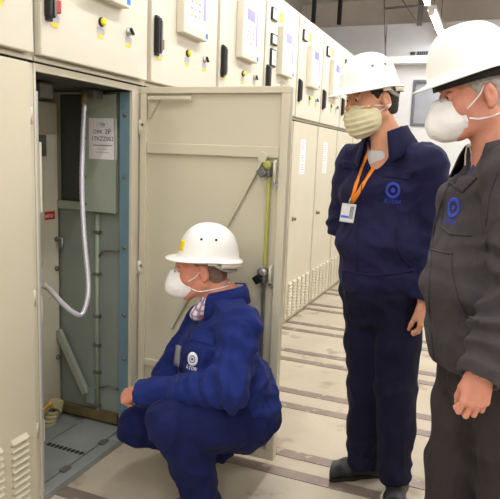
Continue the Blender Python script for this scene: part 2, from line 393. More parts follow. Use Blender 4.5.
# ---- the open cabinet
k = 0; y = Y0; yr = Y0+W; oc = (0, Y0+W/2, 0)
oroot = empty('switchgear_cabinet', oc)
tag(oroot, 'open switchgear cabinet with its door swung out and wiring bay showing', 'cabinet')
b = MB()
b.box((-0.90, y+0.002, SEAM+0.01), (-0.004, yr-0.002, TOP), PAINT)
b.box((-0.90, y+0.002, 0), (-0.05, y+0.014, SEAM+0.01), PAINT); b.box((-0.90, yr-0.016, 0), (-0.05, yr-0.002, SEAM+0.01), PAINT)
b.box((-0.90, y+0.014, 0), (-0.885, yr-0.016, SEAM+0.01), RECESS_SHADE)
b.box((-0.885, y+0.014, SEAM-0.03), (-0.05, yr-0.016, SEAM+0.01), RECESS_SHADE)  # roof of the bay coloured dark to carry its shade
b.box((-0.004, y+0.004, 1.702), (0.006, yr-0.004, 1.716), PAINT_W); b.box((-0.30, y+0.004, TOP), (0.02, yr-0.004, TOP+0.012), PAINT)
b.build('carcass', oroot, oc)
relay_door_parts(oroot, 0, oc)
b = MB()
b.box((-0.05, y+0.002, 0.0), (0.004, y+0.014, SEAM-0.008), PAINT_W, 0.002)          # left post
b.box((-0.004, y+0.0, 0.0), (0.006, y+0.012, SEAM-0.008), PAINT_W, 0.002)
b.box((-0.012, y+0.622, 0.0), (0.004, yr-0.020, SEAM-0.008), PAINT_W, 0.003)        # right post
b.box((-0.030, yr-0.034, 0.0), (0.010, yr-0.004, SEAM-0.008), PAINT_W, 0.003)
b.box((-0.012, y+0.012, 1.668), (0.004, y+0.622, SEAM-0.008), PAINT_W, 0.003)       # header
b.box((-0.05, y+0.004, SEAM-0.008), (0.0, yr-0.004, SEAM-0.001), RUBBER)
b.build('front_frame', oroot, oc)
# galvanised edge strip of the left post with slots
b = MB(); b.box((-0.040, y+0.0145, 0.035), (-0.002, y+0.030, 1.60), mat('grey_edge_strip', (176, 180, 186), 0.35, 0.2), 0.003); st = b.build('edge_strip', oroot, oc)
b = MB()
for z0, z1 in ((0.25, 0.34), (0.74, 0.84)): b.box((-0.036, y+0.030, z0), (-0.004, y+0.038, z1), PAINT_W, 0.003)
b.box((-0.034, y+0.030, 1.16), (-0.0, y+0.042, 1.42), PAINT_W, 0.003); b.build('latch_plates', st, oc)
b = MB(); b.box((-0.46, y+0.56+0.10, 0.0), (-0.10, y+0.68, 1.13), GREY_G); sw = b.build('side_panel', oroot, oc)
b.bm = None
ys = yr-0.045      # visible face of the far side wall
b = MB(); b.box((-0.46, ys, 0.0), (-0.085, ys+0.012, 1.135), GREY_G); bpy.data.objects.remove(sw); sw = b.build('side_panel', oroot, oc)
b = MB(); b.box((-0.46, ys-0.02, 1.105), (-0.27, ys, 1.145), BOX_G, 0.003); b.build('panel_edge_bar', sw, oc)
b = MB(); b.box((-0.46, ys+0.016, 1.135), (-0.085, ys+0.028, 1.66), RECESS_SHADE); b.build('recess_shade_sheet', oroot, oc)  # dark sheet in place of the shaded recess behind the side wall
# beige inner panel at the back
b = MB(); b.box((-0.475, y+0.10, 0.02), (-0.458, ys-0.012, 1.615), PAINT_W, 0.004); b.box((-0.458, y+0.40, 0.74), (-0.452, y+0.56, 1.30), PAINT_W, 0.003); bp = b.build('back_panel', oroot, oc)
b = MB(); b.box((-0.458, 2.235, 1.052), (-0.4555, 2.318, 1.092), RED)
text_mesh(b, 'мпо', (-0.4553, 2.276, 1.062), (0, 1, 0), (0, 0, 1), 0.03, PAPER)
b.build('red_label', bp, oc)
b = MB()
for z in (0.80, 0.33, 0.95):
    b = MB(); b.lathe((-0.458, 2.325, z), (1, 0, 0), [(0.012, 0), (0.012, 0.01), (0.007, 0.014)], STEEL_D, 12)
    if z == 0.95: b.rod((-0.45, 2.326, 0.955), (-0.42, 2.326, 0.955), 0.006, STEEL); b.rod((-0.42, 2.326, 0.96), (-0.42, 2.326, 0.90), 0.006, STEEL)
    b.build('catch', bp, oc)
b = MB(); b.box((-0.458, 2.19, 1.36), (-0.44, 2.25, 1.46), STEEL_D, 0.004); b.build('grey_plate', bp, oc)
# corner post
b = MB(); b.box((-0.066, y+0.624, 0.03), (-0.010, y+0.630, 1.665), BLUE_P, 0.002); b.box((-0.066, y+0.630, 0.03), (-0.058, ys+0.012, 1.665), BLUE_P, 0.002)
b.box((-0.022, y+0.630, 0.03), (-0.016, ys+0.02, 1.665), BLUE_P, 0.002); cp = b.build('corner_post', oroot, oc)
b = MB()
for z in (0.40, 0.62, 0.95, 1.28, 1.56): b.lathe((-0.035, y+0.624, z), (0, -1, 0), [(0.010, 0), (0.010, 0.007), (0.004, 0.010)], STEEL_D, 8)
b.build('bolts', cp, oc)
# equipment box with the sheet of paper
yb = ys-0.045
b = MB(); b.box((-0.275, yb, 1.105), (-0.092, ys, 1.655), BOX_G, 0.004)
b.box((-0.098, yb-0.004, 1.105), (-0.090, yb, 1.655), BOX_G); b.box((-0.275, yb-0.001, 1.400), (-0.098, yb, 1.403), GREY_G)
eb = b.build('equipment_box', oroot, oc)
b = MB()
for z in (1.14, 1.27, 1.45): b.lathe((-0.262, yb, z), (0, -1, 0), [(0.006, 0), (0.006, 0.004), (0.003, 0.006)], STEEL_D, 8)
b.build('screws', eb, oc)
p0 = on_plane(89, 118, 1, yb); p1 = on_plane(116.5, 160, 1, yb)
px0, px1, pz1, pz0 = p0[0], p1[0], p0[2], p1[2]
b = MB(); b.box((px0, yb-0.0016, pz0), (px1, yb, pz1), PAPER)
pw, ph = px1-px0, pz1-pz0; pm = (px0+px1)/2; U, V = (1, 0, 0), (0, 0, 1)
def rect(x0, z0, x1, z1, M=INK): b.box((px0+pw*x0, yb-0.0022, pz0+ph*z0), (px0+pw*x1, yb-0.0016, pz0+ph*z1), M)
for a in ((.28, .78, .70, .786), (.28, .88, .70, .886), (.28, .78, .286, .886), (.694, .78, .70, .886)): rect(*a, GREY_L)
text_mesh(b, '10B', (px0+pw*0.49, yb-0.0018, pz0+ph*0.805), U, V, 0.022, INK)
text_mesh(b, 'сек. 2Р', (px0+pw*0.49, yb-0.0018, pz0+ph*0.63), U, V, 0.030, INK)
text_mesh(b, '1TKZZ062', (px0+pw*0.50, yb-0.0018, pz0+ph*0.455), U, V, 0.0275, INK)
for zz, a, c in ((.33, .16, .86), (.24, .32, .68), (.16, .26, .74)):
    x = a
    while x < c: rect(x, zz, min(x+0.045, c), zz+0.022, GREY_L if zz < .3 else INK); x += 0.058
b.build('paper_sheet', eb, oc)
# terminal blocks hung from the roof of the bay
qa, qb = on_plane(40, 97, 0, -0.20), on_plane(54, 97, 0, -0.20); qc, qd = on_plane(80, 98, 1, yb-0.10), on_plane(98, 98, 1, yb-0.10)
for (xa, xb, ya, yb2, za) in ((-0.30, -0.20, qa[1], qb[1], qa[2]), (qc[0]+.01, qd[0]-.02, yb-0.10, yb-0.03, qc[2])):
    b = MB(); b.box((xa, ya, za), (xb, yb2, SEAM-0.035), STEEL_D, 0.01); b.build('terminal_block', oroot, oc)
# flexible metal conduit: hangs from the roof, loops forward to the left post
def bez(c, n=40):
    c = [np.array(q, float) for q in c]; out = []
    for i in range(n+1):
        t = i/n; out.append(sum(math.comb(len(c)-1, j)*(1-t)**(len(c)-1-j)*t**j*c[j] for j in range(len(c))))
    return out
dA, dB = 2.95, 2.62
pxs = [(84.5, 100), (82.5, 150), (82, 190), (84, 235), (88, 280), (87, 300), (82, 314), (74, 313), (62, 303), (50, 290), (42.5, 284.5)]
ds = np.linspace(0, 1, len(pxs)); raw = []
for (a, c), t in zip(pxs, ds): raw.append(P(a, c, 2.62+(2.40-2.62)*t**1.4))
def catmull(pts, n=8):
    pts = [np.array(q, float) for q in pts]; Q = [2*pts[0]-pts[1]]+pts+[2*pts[-1]-pts[-2]]; out = []
    for i in range(1, len(Q)-2):
        for j in range(n):
            t = j/n; a, c, d, e = Q[i-1], Q[i], Q[i+1], Q[i+2]
            out.append(0.5*((2*c)+(-a+d)*t+(2*a-5*c+4*d-e)*t*t+(-a+3*c-3*d+e)*t**3))
    out.append(pts[-1]); return out
path = catmull(raw, 16)
rs = [0.0105+0.0012*(i % 2) for i in range(len(path))]
b = MB(); b.tube(path, rs, mat('conduit_metal', (196, 194, 204), 0.35, 0.35, vary=0.05), 12); cd = b.build('flexible_conduit', oroot, oc)
b = MB(); b.tube([path[0]+np.array([0, 0, .035]), path[0]-np.array([0, 0, .02])], 0.0145, BRASS, 12); b.build('conduit_gland', cd, oc)
b = MB(); b.tube([path[-1], path[-3]], 0.016, PAINT_W, 12); b.build('conduit_gland', cd, oc)
# vertical cable pipe with clamps, its branches and little box
def sp(a, c, off=0.012): q = on_plane(a, c, 1, ys-off); return q
b = MB(); b.tube([sp(97.5, 214), sp(97, 300), sp(98, 417)], 0.011, BOX_G, 10); pp = b.build('cable_pipe', oroot, oc)
for c in (232, 274, 316, 345, 372, 405):
    q = sp(97.3, c); b = MB(); b.box((q[0]-0.02, ys-0.026, q[2]-0.008), (q[0]+0.018, ys, q[2]+0.008), STEEL_D, 0.003); b.build('pipe_clamp', pp, oc)
b = MB(); b.tube([sp(98, 257), sp(103, 251), sp(119, 251)], 0.005, STEEL_D, 8); b.tube([sp(98, 388), sp(108, 386), sp(119, 390)], 0.005, STEEL_D, 8); b.build('branch_cable', pp, oc)
q = sp(93, 395); b = MB(); b.box((q[0]-0.03, ys-0.03, q[2]-0.045), (q[0]+0.02, ys, q[2]+0.04), GREY_G, 0.004); b.build('junction_box', oroot, oc)
b = MB(); q0, q1 = sp(58, 330, 0.03), sp(86, 393, 0.03); dd = (q1-q0); L_ = np.linalg.norm(dd); dd /= L_; nn = np.array([0, 1., 0]); tt = np.cross(dd, nn)
b.obox((q0+q1)/2, (dd, tt, nn), (L_/2, 0.018, 0.012), BOX_G, 0.003); b.build('leaning_strut', oroot, oc)
b = MB(); b.box((-0.45, ys-0.03, 0.035), (-0.092, ys-0.002, 0.085), BRASS, 0.003); b.box((-0.455, y+0.15, 0.035), (-0.425, ys-0.03, 0.075), BRASS, 0.003); b.build('busbar', oroot, oc)
# floor of the bay: frame, two lift-out plates with a slotted joint
b = MB(); b.box((-0.88, y+0.03, 0.0), (-0.05, ys+0.01, 0.020), mat('bay_floor_steel', (112, 118, 116), 0.5, vary=0.1), 0.0); b.box((-0.05, y+0.0145, 0.0), (0.010, ys-0.085, 0.030), PLATE, 0.002)
fp = b.build('bay_floor', oroot, oc)
for ya, yb2 in ((y+0.055, 2.020), (2.032, 2.32)):
    b = MB(); b.box((-0.275, ya, 0.020), (-0.055, yb2, 0.033), PLATE, 0.002); b.build('floor_plate', fp, oc)
b = MB(); b.box((-0.42, y+0.055, 0.020), (-0.285, 2.30, 0.029), PLATE, 0.002); b.build('rear_floor_plate', fp, oc)
b = MB()
for i in range(9): b.box((-0.262+i*0.023, 2.012, 0.0325), (-0.250+i*0.023, 2.038, 0.0345), RUBBER)
b.box((-0.27, 2.022, 0.0325), (-0.06, 2.028, 0.0337), STEEL_D); b.build('slotted_joint', fp, oc)
for ya in (1.86, 2.13):
    b = MB(); b.box((-0.062, ya, 0.030), (-0.030, ya+0.05, 0.038), STEEL_D, 0.003); b.build('plate_clip', fp, oc)
# coiled cables in the back corner
b = MB()
for j in range(4):
    c0 = np.array([-0.395, 2.185+0.012*j, 0.075+0.012*j]); r0 = 0.062-0.006*j
    b.tube([c0+np.array([0.2*r0*math.cos(a)+0.01*math.sin(3*a), r0*math.cos(a), r0*0.75*math.sin(a)]) for a in np.linspace(0, 2*PI, 30)], 0.010, CABLE_B, 8, cap=False)
b.tube(catmull([(-0.42, 2.10, 0.09), (-0.38, 2.14, 0.14), (-0.39, 2.2, 0.135), (-0.42, 2.27, 0.05)]), 0.007, ORANGE_C, 8)
b.build('coiled_cable', oroot, oc)

# ---- the open door, swung square out into the aisle
yd = 2.372
b = MB()
b.box((0.016, yd, 0.030), (0.738, yd+0.022, 1.690), PAINT, 0.003)
e = 0.020
b.box((0.016, yd-e, 1.662), (0.738, yd, 1.690), PAINT, 0.003); b.box((0.016, yd-e, 0.030), (0.738, yd, 0.075), PAINT, 0.003)
b.box((0.700, yd-e, 0.075), (0.738, yd, 1.662), PAINT, 0.003); b.box((0.016, yd-e, 0.075), (0.046, yd, 1.662), PAINT, 0.003)
dr = b.build('open_door', oroot, oc)
for z, h in ((1.418, 0.024), (0.385, 0.016)):
    b = MB(); b.box((0.048, yd-0.018, z-h), (0.698, yd-0.001, z+h), PAINT, 0.004); b.build('stiffener_rail', dr, oc)
b = MB(); b.box((0.062, yd-0.035, 1.632), (0.282, yd-0.020, 1.648), PAINT_W, 0.003); b.prism([(0.062, yd-0.02, 1.64), (0.115, yd-0.02, 1.64), (0.062, yd-0.02, 1.55)], (0, 1, 0), 0.018, PAINT_W)
b.build('door_stay', dr, oc)
b = MB(); dd = np.array([0.461-0.629, 0, 1.085-1.40]); q0 = np.array([0.629, yd-0.012, 1.395]); q1 = q0+dd*2.6; L_ = np.linalg.norm(q1-q0); dn = (q1-q0)/L_
b.obox((q0+q1)/2, (dn, np.cross((0, 1., 0), dn), (0, 1., 0)), (L_/2, 0.008, 0.010), PAINT_W, 0.003); b.obox(q0, (dn, np.cross((0, 1., 0), dn), (0, 1., 0)), (0.022, 0.018, 0.012), PAINT, 0.003); b.build('diagonal_brace', dr, oc)
b = MB(); b.box((0.652, yd-0.030, 0.93), (0.668, yd-0.018, 1.37), GASKET, 0.003); b.build('yellow_lock_rod', dr, oc)
b = MB(); b.box((0.651, yd-0.030, 0.11), (0.666, yd-0.018, 0.86), STEEL_D, 0.003); b.build('lower_lock_rod', dr, oc)
for z in (1.345, 0.885):
    b = MB(); b.box((0.632, yd-0.048, z-0.032), (0.672, yd-0.001, z+0.032), STEEL_D, 0.008)
    b.lathe((0.662, yd-0.048, z+0.02), (0, -1, 0), [(0.018, 0), (0.018, 0.008), (0.010, 0.013)], STEEL if z < 1 else GASKET, 14); b.obox((0.640, yd-0.055, z-0.012), ((0.8, 0, 0.6), (-0.6, 0, 0.8), (0, 1, 0)), (0.018, 0.018, 0.01), BLACK if z < 1 else STEEL_D, 0.004)
    b.build('lock_block', dr, oc)
for z0, z1 in ((1.29, 1.385), (0.855, 0.935)):
    b = MB(); b.tube([(0.692, yd-0.020, z0), (0.692, yd-0.045, z0+0.008), (0.692, yd-0.045, z1-0.008), (0.692, yd-0.020, z1)], 0.006, PAINT_W, 10); b.lathe((0.692, yd-0.02, z0-0.006), (0, -1, 0), [(0.011, 0), (0.011, 0.008)], STEEL, 12); b.build('pull_handle', dr, oc)
for z in (1.51, 0.85, 0.25):
    b = MB(); b.rod((0.014, yd-0.014, z-0.034), (0.014, yd-0.014, z+0.034), 0.011, PAINT_LIT, 12); b.box((0.014, yd-0.024, z-0.02), (0.04, yd-0.02, z-0.006), PAINT_W, 0.002); b.box((0.014, yd-0.024, z+0.006), (0.04, yd-0.02, z+0.02), PAINT_W, 0.002)
    b.lathe((0.030, yd-0.024, z+0.013), (0, -1, 0), [(0.006, 0), (0.006, 0.004)], STEEL_D, 8); b.build('hinge', dr, oc)
# ------------------------------------------------------------------ smooth bodies: distance fields meshed with surface nets
def vnorm(v): v = np.array(v, float); return v/np.linalg.norm(v)
class Field:
    def __init__(s, lo, hi, h):
        s.h = h; s.lo = np.array(lo, float); s.n = np.ceil((np.array(hi)-s.lo)/h).astype(int)+1
        s.F = np.full(s.n, 0.5, np.float32)
        s.ax = [(s.lo[i]+h*np.arange(s.n[i])).astype(np.float32) for i in range(3)]
    def sub(s, lo, hi):
        a = np.clip(np.floor((np.array(lo)-s.lo)/s.h).astype(int), 0, s.n); b = np.clip(np.ceil((np.array(hi)-s.lo)/s.h).astype(int)+1, 0, s.n)
        sl = tuple(slice(int(a[i]), int(b[i])) for i in range(3))
        X = [s.ax[0][sl[0]][:, None, None], s.ax[1][sl[1]][None, :, None], s.ax[2][sl[2]][None, None, :]]
        return sl, X
    def put(s, sl, d, k, op):
        f = s.F[sl]
        if f.size == 0: return
        if op == 'sub': d = -d; f2 = np.maximum(f, d); sg = 1
        elif op == 'and': f2 = np.maximum(f, d); sg = 1
        else: f2 = np.minimum(f, d); sg = -1
        if k > 0:
            hh = np.maximum(k-np.abs(f-d), 0)/k; f2 = f2+sg*hh*hh*k*0.25
        s.F[sl] = f2
    def cone(s, a, b, ra, rb, k=0.02, flat=None, op='add'):
        a = np.array(a, float); b = np.array(b, float); mr = max(ra, rb)*(1.0 if flat is None else max(1, flat[1]))+k+3*s.h
        sl, X = s.sub(np.minimum(a, b)-mr, np.maximum(a, b)+mr)
        x = [X[i]-np.float32(a[i]) for i in range(3)]; ba = b-a
        if flat is not None:
            n = vnorm(flat[0]); q = flat[1]; dn = (x[0]*n[0]+x[1]*n[1]+x[2]*n[2])*(1/q-1)
            x = [x[i]+dn*n[i] for i in range(3)]; ba = ba+n*(ba@n)*(1/q-1)
        L2 = max(float(ba@ba), 1e-9)
        t = np.clip((x[0]*ba[0]+x[1]*ba[1]+x[2]*ba[2])/L2, 0, 1)
        d = np.sqrt(sum((x[i]-t*ba[i])**2 for i in range(3)))-(ra+(rb-ra)*t)
        s.put(sl, d.astype(np.float32), k, op)
    def chain(s, pts, rs, k=0.02, flat=None):
        for i in range(len(pts)-1): s.cone(pts[i], pts[i+1], rs[i], rs[i+1], k, flat)
    def ell(s, c, r, A=None, k=0.02, op='add'):
        c = np.array(c, float); A = np.eye(3) if A is None else np.array(A, float); mr = max(r)+k+3*s.h
        sl, X = s.sub(c-mr, c+mr); x = [X[i]-np.float32(c[i]) for i in range(3)]
        p = [(x[0]*A[j][0]+x[1]*A[j][1]+x[2]*A[j][2])/r[j] for j in range(3)]
        k0 = np.sqrt(p[0]**2+p[1]**2+p[2]**2); k1 = np.sqrt(sum((p[j]/r[j])**2 for j in range(3)))+1e-6
        s.put(sl, (k0*(k0-1)/k1).astype(np.float32), k, op)
    def loft(s, secs, L, k=0.03):           # secs: (centre, half width along L, half depth, ) ; rounded ends
        for (a, rxa, rya), (b, rxb, ryb) in zip(secs[:-1], secs[1:]):
            a = np.array(a, float); b = np.array(b, float); mr = max(rxa, rxb, rya, ryb)+k+3*s.h
            sl, X = s.sub(np.minimum(a, b)-mr, np.maximum(a, b)+mr)
            ax = b-a; ln = np.linalg.norm(ax); ax /= ln; l = vnorm(L-ax*(L@ax)); f = np.cross(ax, l)
            x = [X[i]-np.float32(a[i]) for i in range(3)]
            dot = lambda q: x[0]*q[0]+x[1]*q[1]+x[2]*q[2]
            h = dot(ax); t = np.clip(h/ln, 0, 1); t = t*t*(3-2*t)*0.5+t*0.5; e = (h-np.clip(h, 0, ln))
            rx = rxa+(rxb-rxa)*t; ry = rya+(ryb-rya)*t; rm = np.minimum(rx, ry)
            d = (np.sqrt((dot(l)/rx)**2+(dot(f)/ry)**2+(e/(0.6*rm))**2)-1)*rm
            s.put(sl, d.astype(np.float32), k, 'add')
    def obox(s, c, A, half, rnd=0.01, k=0.01, op='add'):
        c = np.array(c, float); A = np.array(A, float); mr = np.linalg.norm(half)+k+3*s.h
        sl, X = s.sub(c-mr, c+mr); x = [X[i]-np.float32(c[i]) for i in range(3)]
        q = [np.abs(x[0]*A[j][0]+x[1]*A[j][1]+x[2]*A[j][2])-(half[j]-rnd) for j in range(3)]
        d = np.sqrt(sum(np.maximum(v, 0)**2 for v in q))+np.minimum(np.maximum(np.maximum(q[0], q[1]), q[2]), 0)-rnd
        s.put(sl, d.astype(np.float32), k, op)
    def cut(s, c, n, rad=0.3, k=0.0):       # remove everything on the +n side of the plane, inside a ball of radius rad
        c = np.array(c, float); n = vnorm(n); sl, X = s.sub(c-rad, c+rad); x = [X[i]-np.float32(c[i]) for i in range(3)]
        d = x[0]*n[0]+x[1]*n[1]+x[2]*n[2]; r2 = np.sqrt(x[0]**2+x[1]**2+x[2]**2)-rad
        s.put(sl, -np.maximum(-d, r2).astype(np.float32), k, 'and')
    def mesh(s):
        F = s.F; F[0], F[-1] = 0.5, 0.5; F[:, 0], F[:, -1] = 0.5, 0.5; F[:, :, 0], F[:, :, -1] = 0.5, 0.5
        I = F < 0; cnt = np.zeros(s.n-1, np.int8)
        cor = [(i, j, k) for i in (0, 1) for j in (0, 1) for k in (0, 1)]
        for i, j, k in cor: cnt += I[i:s.n[0]-1+i, j:s.n[1]-1+j, k:s.n[2]-1+k]
        C = np.argwhere((cnt > 0) & (cnt < 8)); ids = np.full(s.n-1, -1, np.int32); ids[C[:, 0], C[:, 1], C[:, 2]] = np.arange(len(C))
        acc = np.zeros((len(C), 3)); num = np.zeros(len(C))
        for a in cor:
            for d in range(3):
                if a[d]: continue
                bb = list(a); bb[d] = 1; A = C+np.array(a); B = C+np.array(bb)
                fa = F[A[:, 0], A[:, 1], A[:, 2]]; fb = F[B[:, 0], B[:, 1], B[:, 2]]; mk = (fa < 0) != (fb < 0)
                t = np.where(mk, fa/np.where(mk, fa-fb, 1), 0); p = A.astype(float); p[:, d] += t
                acc[mk] += p[mk]; num[mk] += 1
        V = s.lo+s.h*acc/num[:, None]; Q = []
        for d in range(3):
            e, g = (d+1) % 3, (d+2) % 3
            a = [slice(None)]*3; b2 = [slice(None)]*3; a[d] = slice(0, -1); b2[d] = slice(1, None)
            X = np.argwhere(I[tuple(a)] != I[tuple(b2)]); X = X[(X[:, e] > 0) & (X[:, g] > 0) & (X[:, e] < s.n[e]-1) & (X[:, g] < s.n[g]-1)]
            def cid(de, dg):
                Y = X.copy(); Y[:, e] -= de; Y[:, g] -= dg; return ids[Y[:, 0], Y[:, 1], Y[:, 2]]
            q = np.stack([cid(1, 1), cid(0, 1), cid(0, 0), cid(1, 0)], 1); fl = I[X[:, 0], X[:, 1], X[:, 2]]
            q[~fl] = q[~fl][:, ::-1]; Q.append(q)
        return V, np.concatenate(Q)
def vnormals(V, Q):
    n = np.cross(V[Q[:, 2]]-V[Q[:, 0]], V[Q[:, 3]]-V[Q[:, 1]]); N = np.zeros_like(V)
    for j in range(4): np.add.at(N, Q[:, j], n)
    return N/(np.linalg.norm(N, axis=1)[:, None]+1e-12)
def relax(V, Q, it=2, lam=0.5):
    E = np.concatenate([Q[:, [0, 1]], Q[:, [1, 2]], Q[:, [2, 3]], Q[:, [3, 0]]]); E = np.concatenate([E, E[:, ::-1]])
    for _ in range(it):
        S = np.zeros_like(V); c = np.zeros(len(V)); np.add.at(S, E[:, 0], V[E[:, 1]]); np.add.at(c, E[:, 0], 1)
        V = V+lam*(S/np.maximum(c, 1)[:, None]-V)
    return V
def noise3(Pt, seed=0):
    Pt = np.asarray(Pt, float); i = np.floor(Pt).astype(np.int64); f = Pt-i; u = f*f*f*(f*(f*6-15)+10); out = np.zeros(len(Pt))
    for c in range(8):
        o = np.array([(c >> 2) & 1, (c >> 1) & 1, c & 1]); g = i+o
        h = (g[:, 0]*374761393+g[:, 1]*668265263+g[:, 2]*2147483647+seed*974711) & 0xffffffff
        h = ((h ^ (h >> 13))*1274126177) & 0xffffffff; h = h ^ (h >> 16)
        a = (h & 1023)/1023.0*2*PI; z = ((h >> 10) & 1023)/1023.0*2-1; r = np.sqrt(1-z*z)
        d = f-o; dot = d[:, 0]*r*np.cos(a)+d[:, 1]*r*np.sin(a)+d[:, 2]*z
        w = np.prod(np.where(o == 1, u, 1-u), axis=1); out += w*dot
    return out*1.6
def ridge(Pt, seed): return 1-np.minimum(np.sqrt(noise3(Pt, seed)**2+.004)*2.4, 1)
def to_obj(name, V, Q, M, parent, o, smooth=True):
    me = bpy.data.meshes.new(name); me.vertices.add(len(V)); me.loops.add(len(Q)*4); me.polygons.add(len(Q))
    me.vertices.foreach_set('co', (V-np.array(o)).astype(np.float32).ravel()); me.loops.foreach_set('vertex_index', Q.astype(np.int32).ravel())
    me.polygons.foreach_set('loop_start', np.arange(0, len(Q)*4, 4, dtype=np.int32)); me.polygons.foreach_set('loop_total', np.full(len(Q), 4, np.int32))
    me.polygons.foreach_set('use_smooth', np.full(len(Q), smooth)); me.update(); me.validate(); me.materials.append(M)
    ob = bpy.data.objects.new(name, me); COL.objects.link(ob); attach(ob, parent, o); return ob
class Skin:       # ray target in world space
    def __init__(s, V, Q):
        s.t = BVHTree.FromPolygons([tuple(v) for v in V], [tuple(q) for q in Q.tolist()])
    def hit(s, x, y):
        p, n, i, d = s.t.ray_cast(Vector(CAM), Vector(pdir(x, y)).normalized())
        return None if p is None else (np.array(p), np.array(n))
def fill_hits(rows):
    # rows of hits with gaps replaced by the nearest hit of the row
    flat = [h for r in rows for h in r if h is not None]
    if not flat: return None
    for r in rows:
        for j in range(len(r)):
            if r[j] is None:
                c = [(abs(j-k), k) for k in range(len(r)) if r[k] is not None]
                r[j] = r[min(c)[1]] if c else flat[0]
    return rows
def patch(skin, quad, nu, nv, th, M, name, parent, o, lift=0.0):
    """a piece of cloth lying on a surface; quad = its four corners as seen, laid down along the view and given real thickness"""
    q = np.array(quad, float); rows = []
    for i in range(nv+1):
        v = i/nv; row = []
        for j in range(nu+1):
            u = j/nu; p = (1-v)*((1-u)*q[0]+u*q[1])+v*((1-u)*q[3]+u*q[2]); row.append(skin.hit(*p))
        rows.append(row)
    rows = fill_hits(rows)
    if rows is None: print('patch missed', name); return None
    pts = np.array([[h[0]+h[1]*(th+lift) for h in r] for r in rows]); nr = np.array([[h[1] for h in r] for r in rows])
    b = MB(); b.slab(pts, nr, th*2+lift, M); return b.build(name, parent, o)
def strip_line(skin, pts, r, M, name, parent, o, seg=6, step=3.0, lift=0.0):
    P2 = []
    for a, c in zip(pts[:-1], pts[1:]):
        n = max(1, int(math.hypot(c[0]-a[0], c[1]-a[1])/step))
        for i in range(n): P2.append((a[0]+(c[0]-a[0])*i/n, a[1]+(c[1]-a[1])*i/n))
    P2.append(pts[-1]); H = [skin.hit(*p) for p in P2]; H = [h for h in H if h is not None]
    if len(H) < 2: print('strip missed', name); return None
    b = MB(); b.tube([h[0]+h[1]*(r*0.4+lift) for h in H], r, M, seg); return b.build(name, parent, o)
def emblem(skin, px, py, R, up, cols, name, parent, o, word=None, wcol=None):
    """round cloth badge: rings of thread on the garment, with the word under it"""
    h = skin.hit(px, py)
    if h is None: print('emblem missed'); return
    n = h[1]; u = vnorm(np.cross(up, n)); v = np.cross(n, u); b = MB()
    def on(pt, off):
        p, nn, i, d = skin.t.ray_cast(Vector(pt+n*0.05), Vector(-n)); return (pt if p is None else np.array(p))+n*off
    for r0, r1, M, off in cols:
        ring = [[on(h[0]+(u*math.cos(a)+v*math.sin(a)*1.12)*r*R, off) for a in np.linspace(0, 2*PI, 33)] for r in np.linspace(r0, r1, 4)]
        b.slab(ring, [[n]*33]*4, 0.0012, M)
    e = b.build(name, parent, o)
    if word:
        b = MB(); text_mesh(b, word, np.zeros(3), (1, 0, 0), (0, 1, 0), R*0.95, wcol, 0)
        for vt in b.bm.verts:
            vt.co = Vector(on(h[0]-v*R*1.75+u*vt.co[0]+v*vt.co[1], 0.002))
        bmesh.ops.recalc_face_normals(b.bm, faces=b.bm.faces[:]); b.build('emblem_word', parent, o)
    return e

# ------------------------------------------------------------------ people
def skinmat(name, rgb): 
    M = mat(name, rgb, 0.55, vary=0.07, scale=28, bump=0.15, bscale=220, spec=0.35)
    b = M.node_tree.nodes['Principled BSDF']; b.inputs['Subsurface Weight'].default_value = 0.08; b.inputs['Subsurface Radius'].default_value = (0.012, 0.004, 0.002); return M
class Frame:
    def __init__(s, O, F, U):
        s.O = np.array(O, float); s.F = vnorm(F); s.L = vnorm(np.cross(U, s.F)); s.U = np.cross(s.F, s.L)
    def __call__(s, x, y, z): return s.O+s.F*x+s.L*y+s.U*z
    def A(s): return [s.F, s.L, s.U]
    def inv(s, p): d = np.array(p)-s.O; return np.array([d@s.F, d@s.L, d@s.U])
    def tilt(s, pitch=0, roll=0):          # pitch > 0: nose down
        F = s.F*math.cos(pitch)-s.U*math.sin(pitch); U = s.U*math.cos(pitch)+s.F*math.sin(pitch)
        L = np.cross(U, F); U2 = U*math.cos(roll)+L*math.sin(roll); return Frame(s.O, F, U2)
CAMR = RT.copy(); CAMF = np.array([FW[0], FW[1], 0])/np.linalg.norm(FW[:2]); ZU = np.array([0, 0, 1.0])
def facing(A): A = math.radians(A); return -CAMR*math.cos(A)-CAMF*math.sin(A)      # 0: to picture left, 90: to the camera
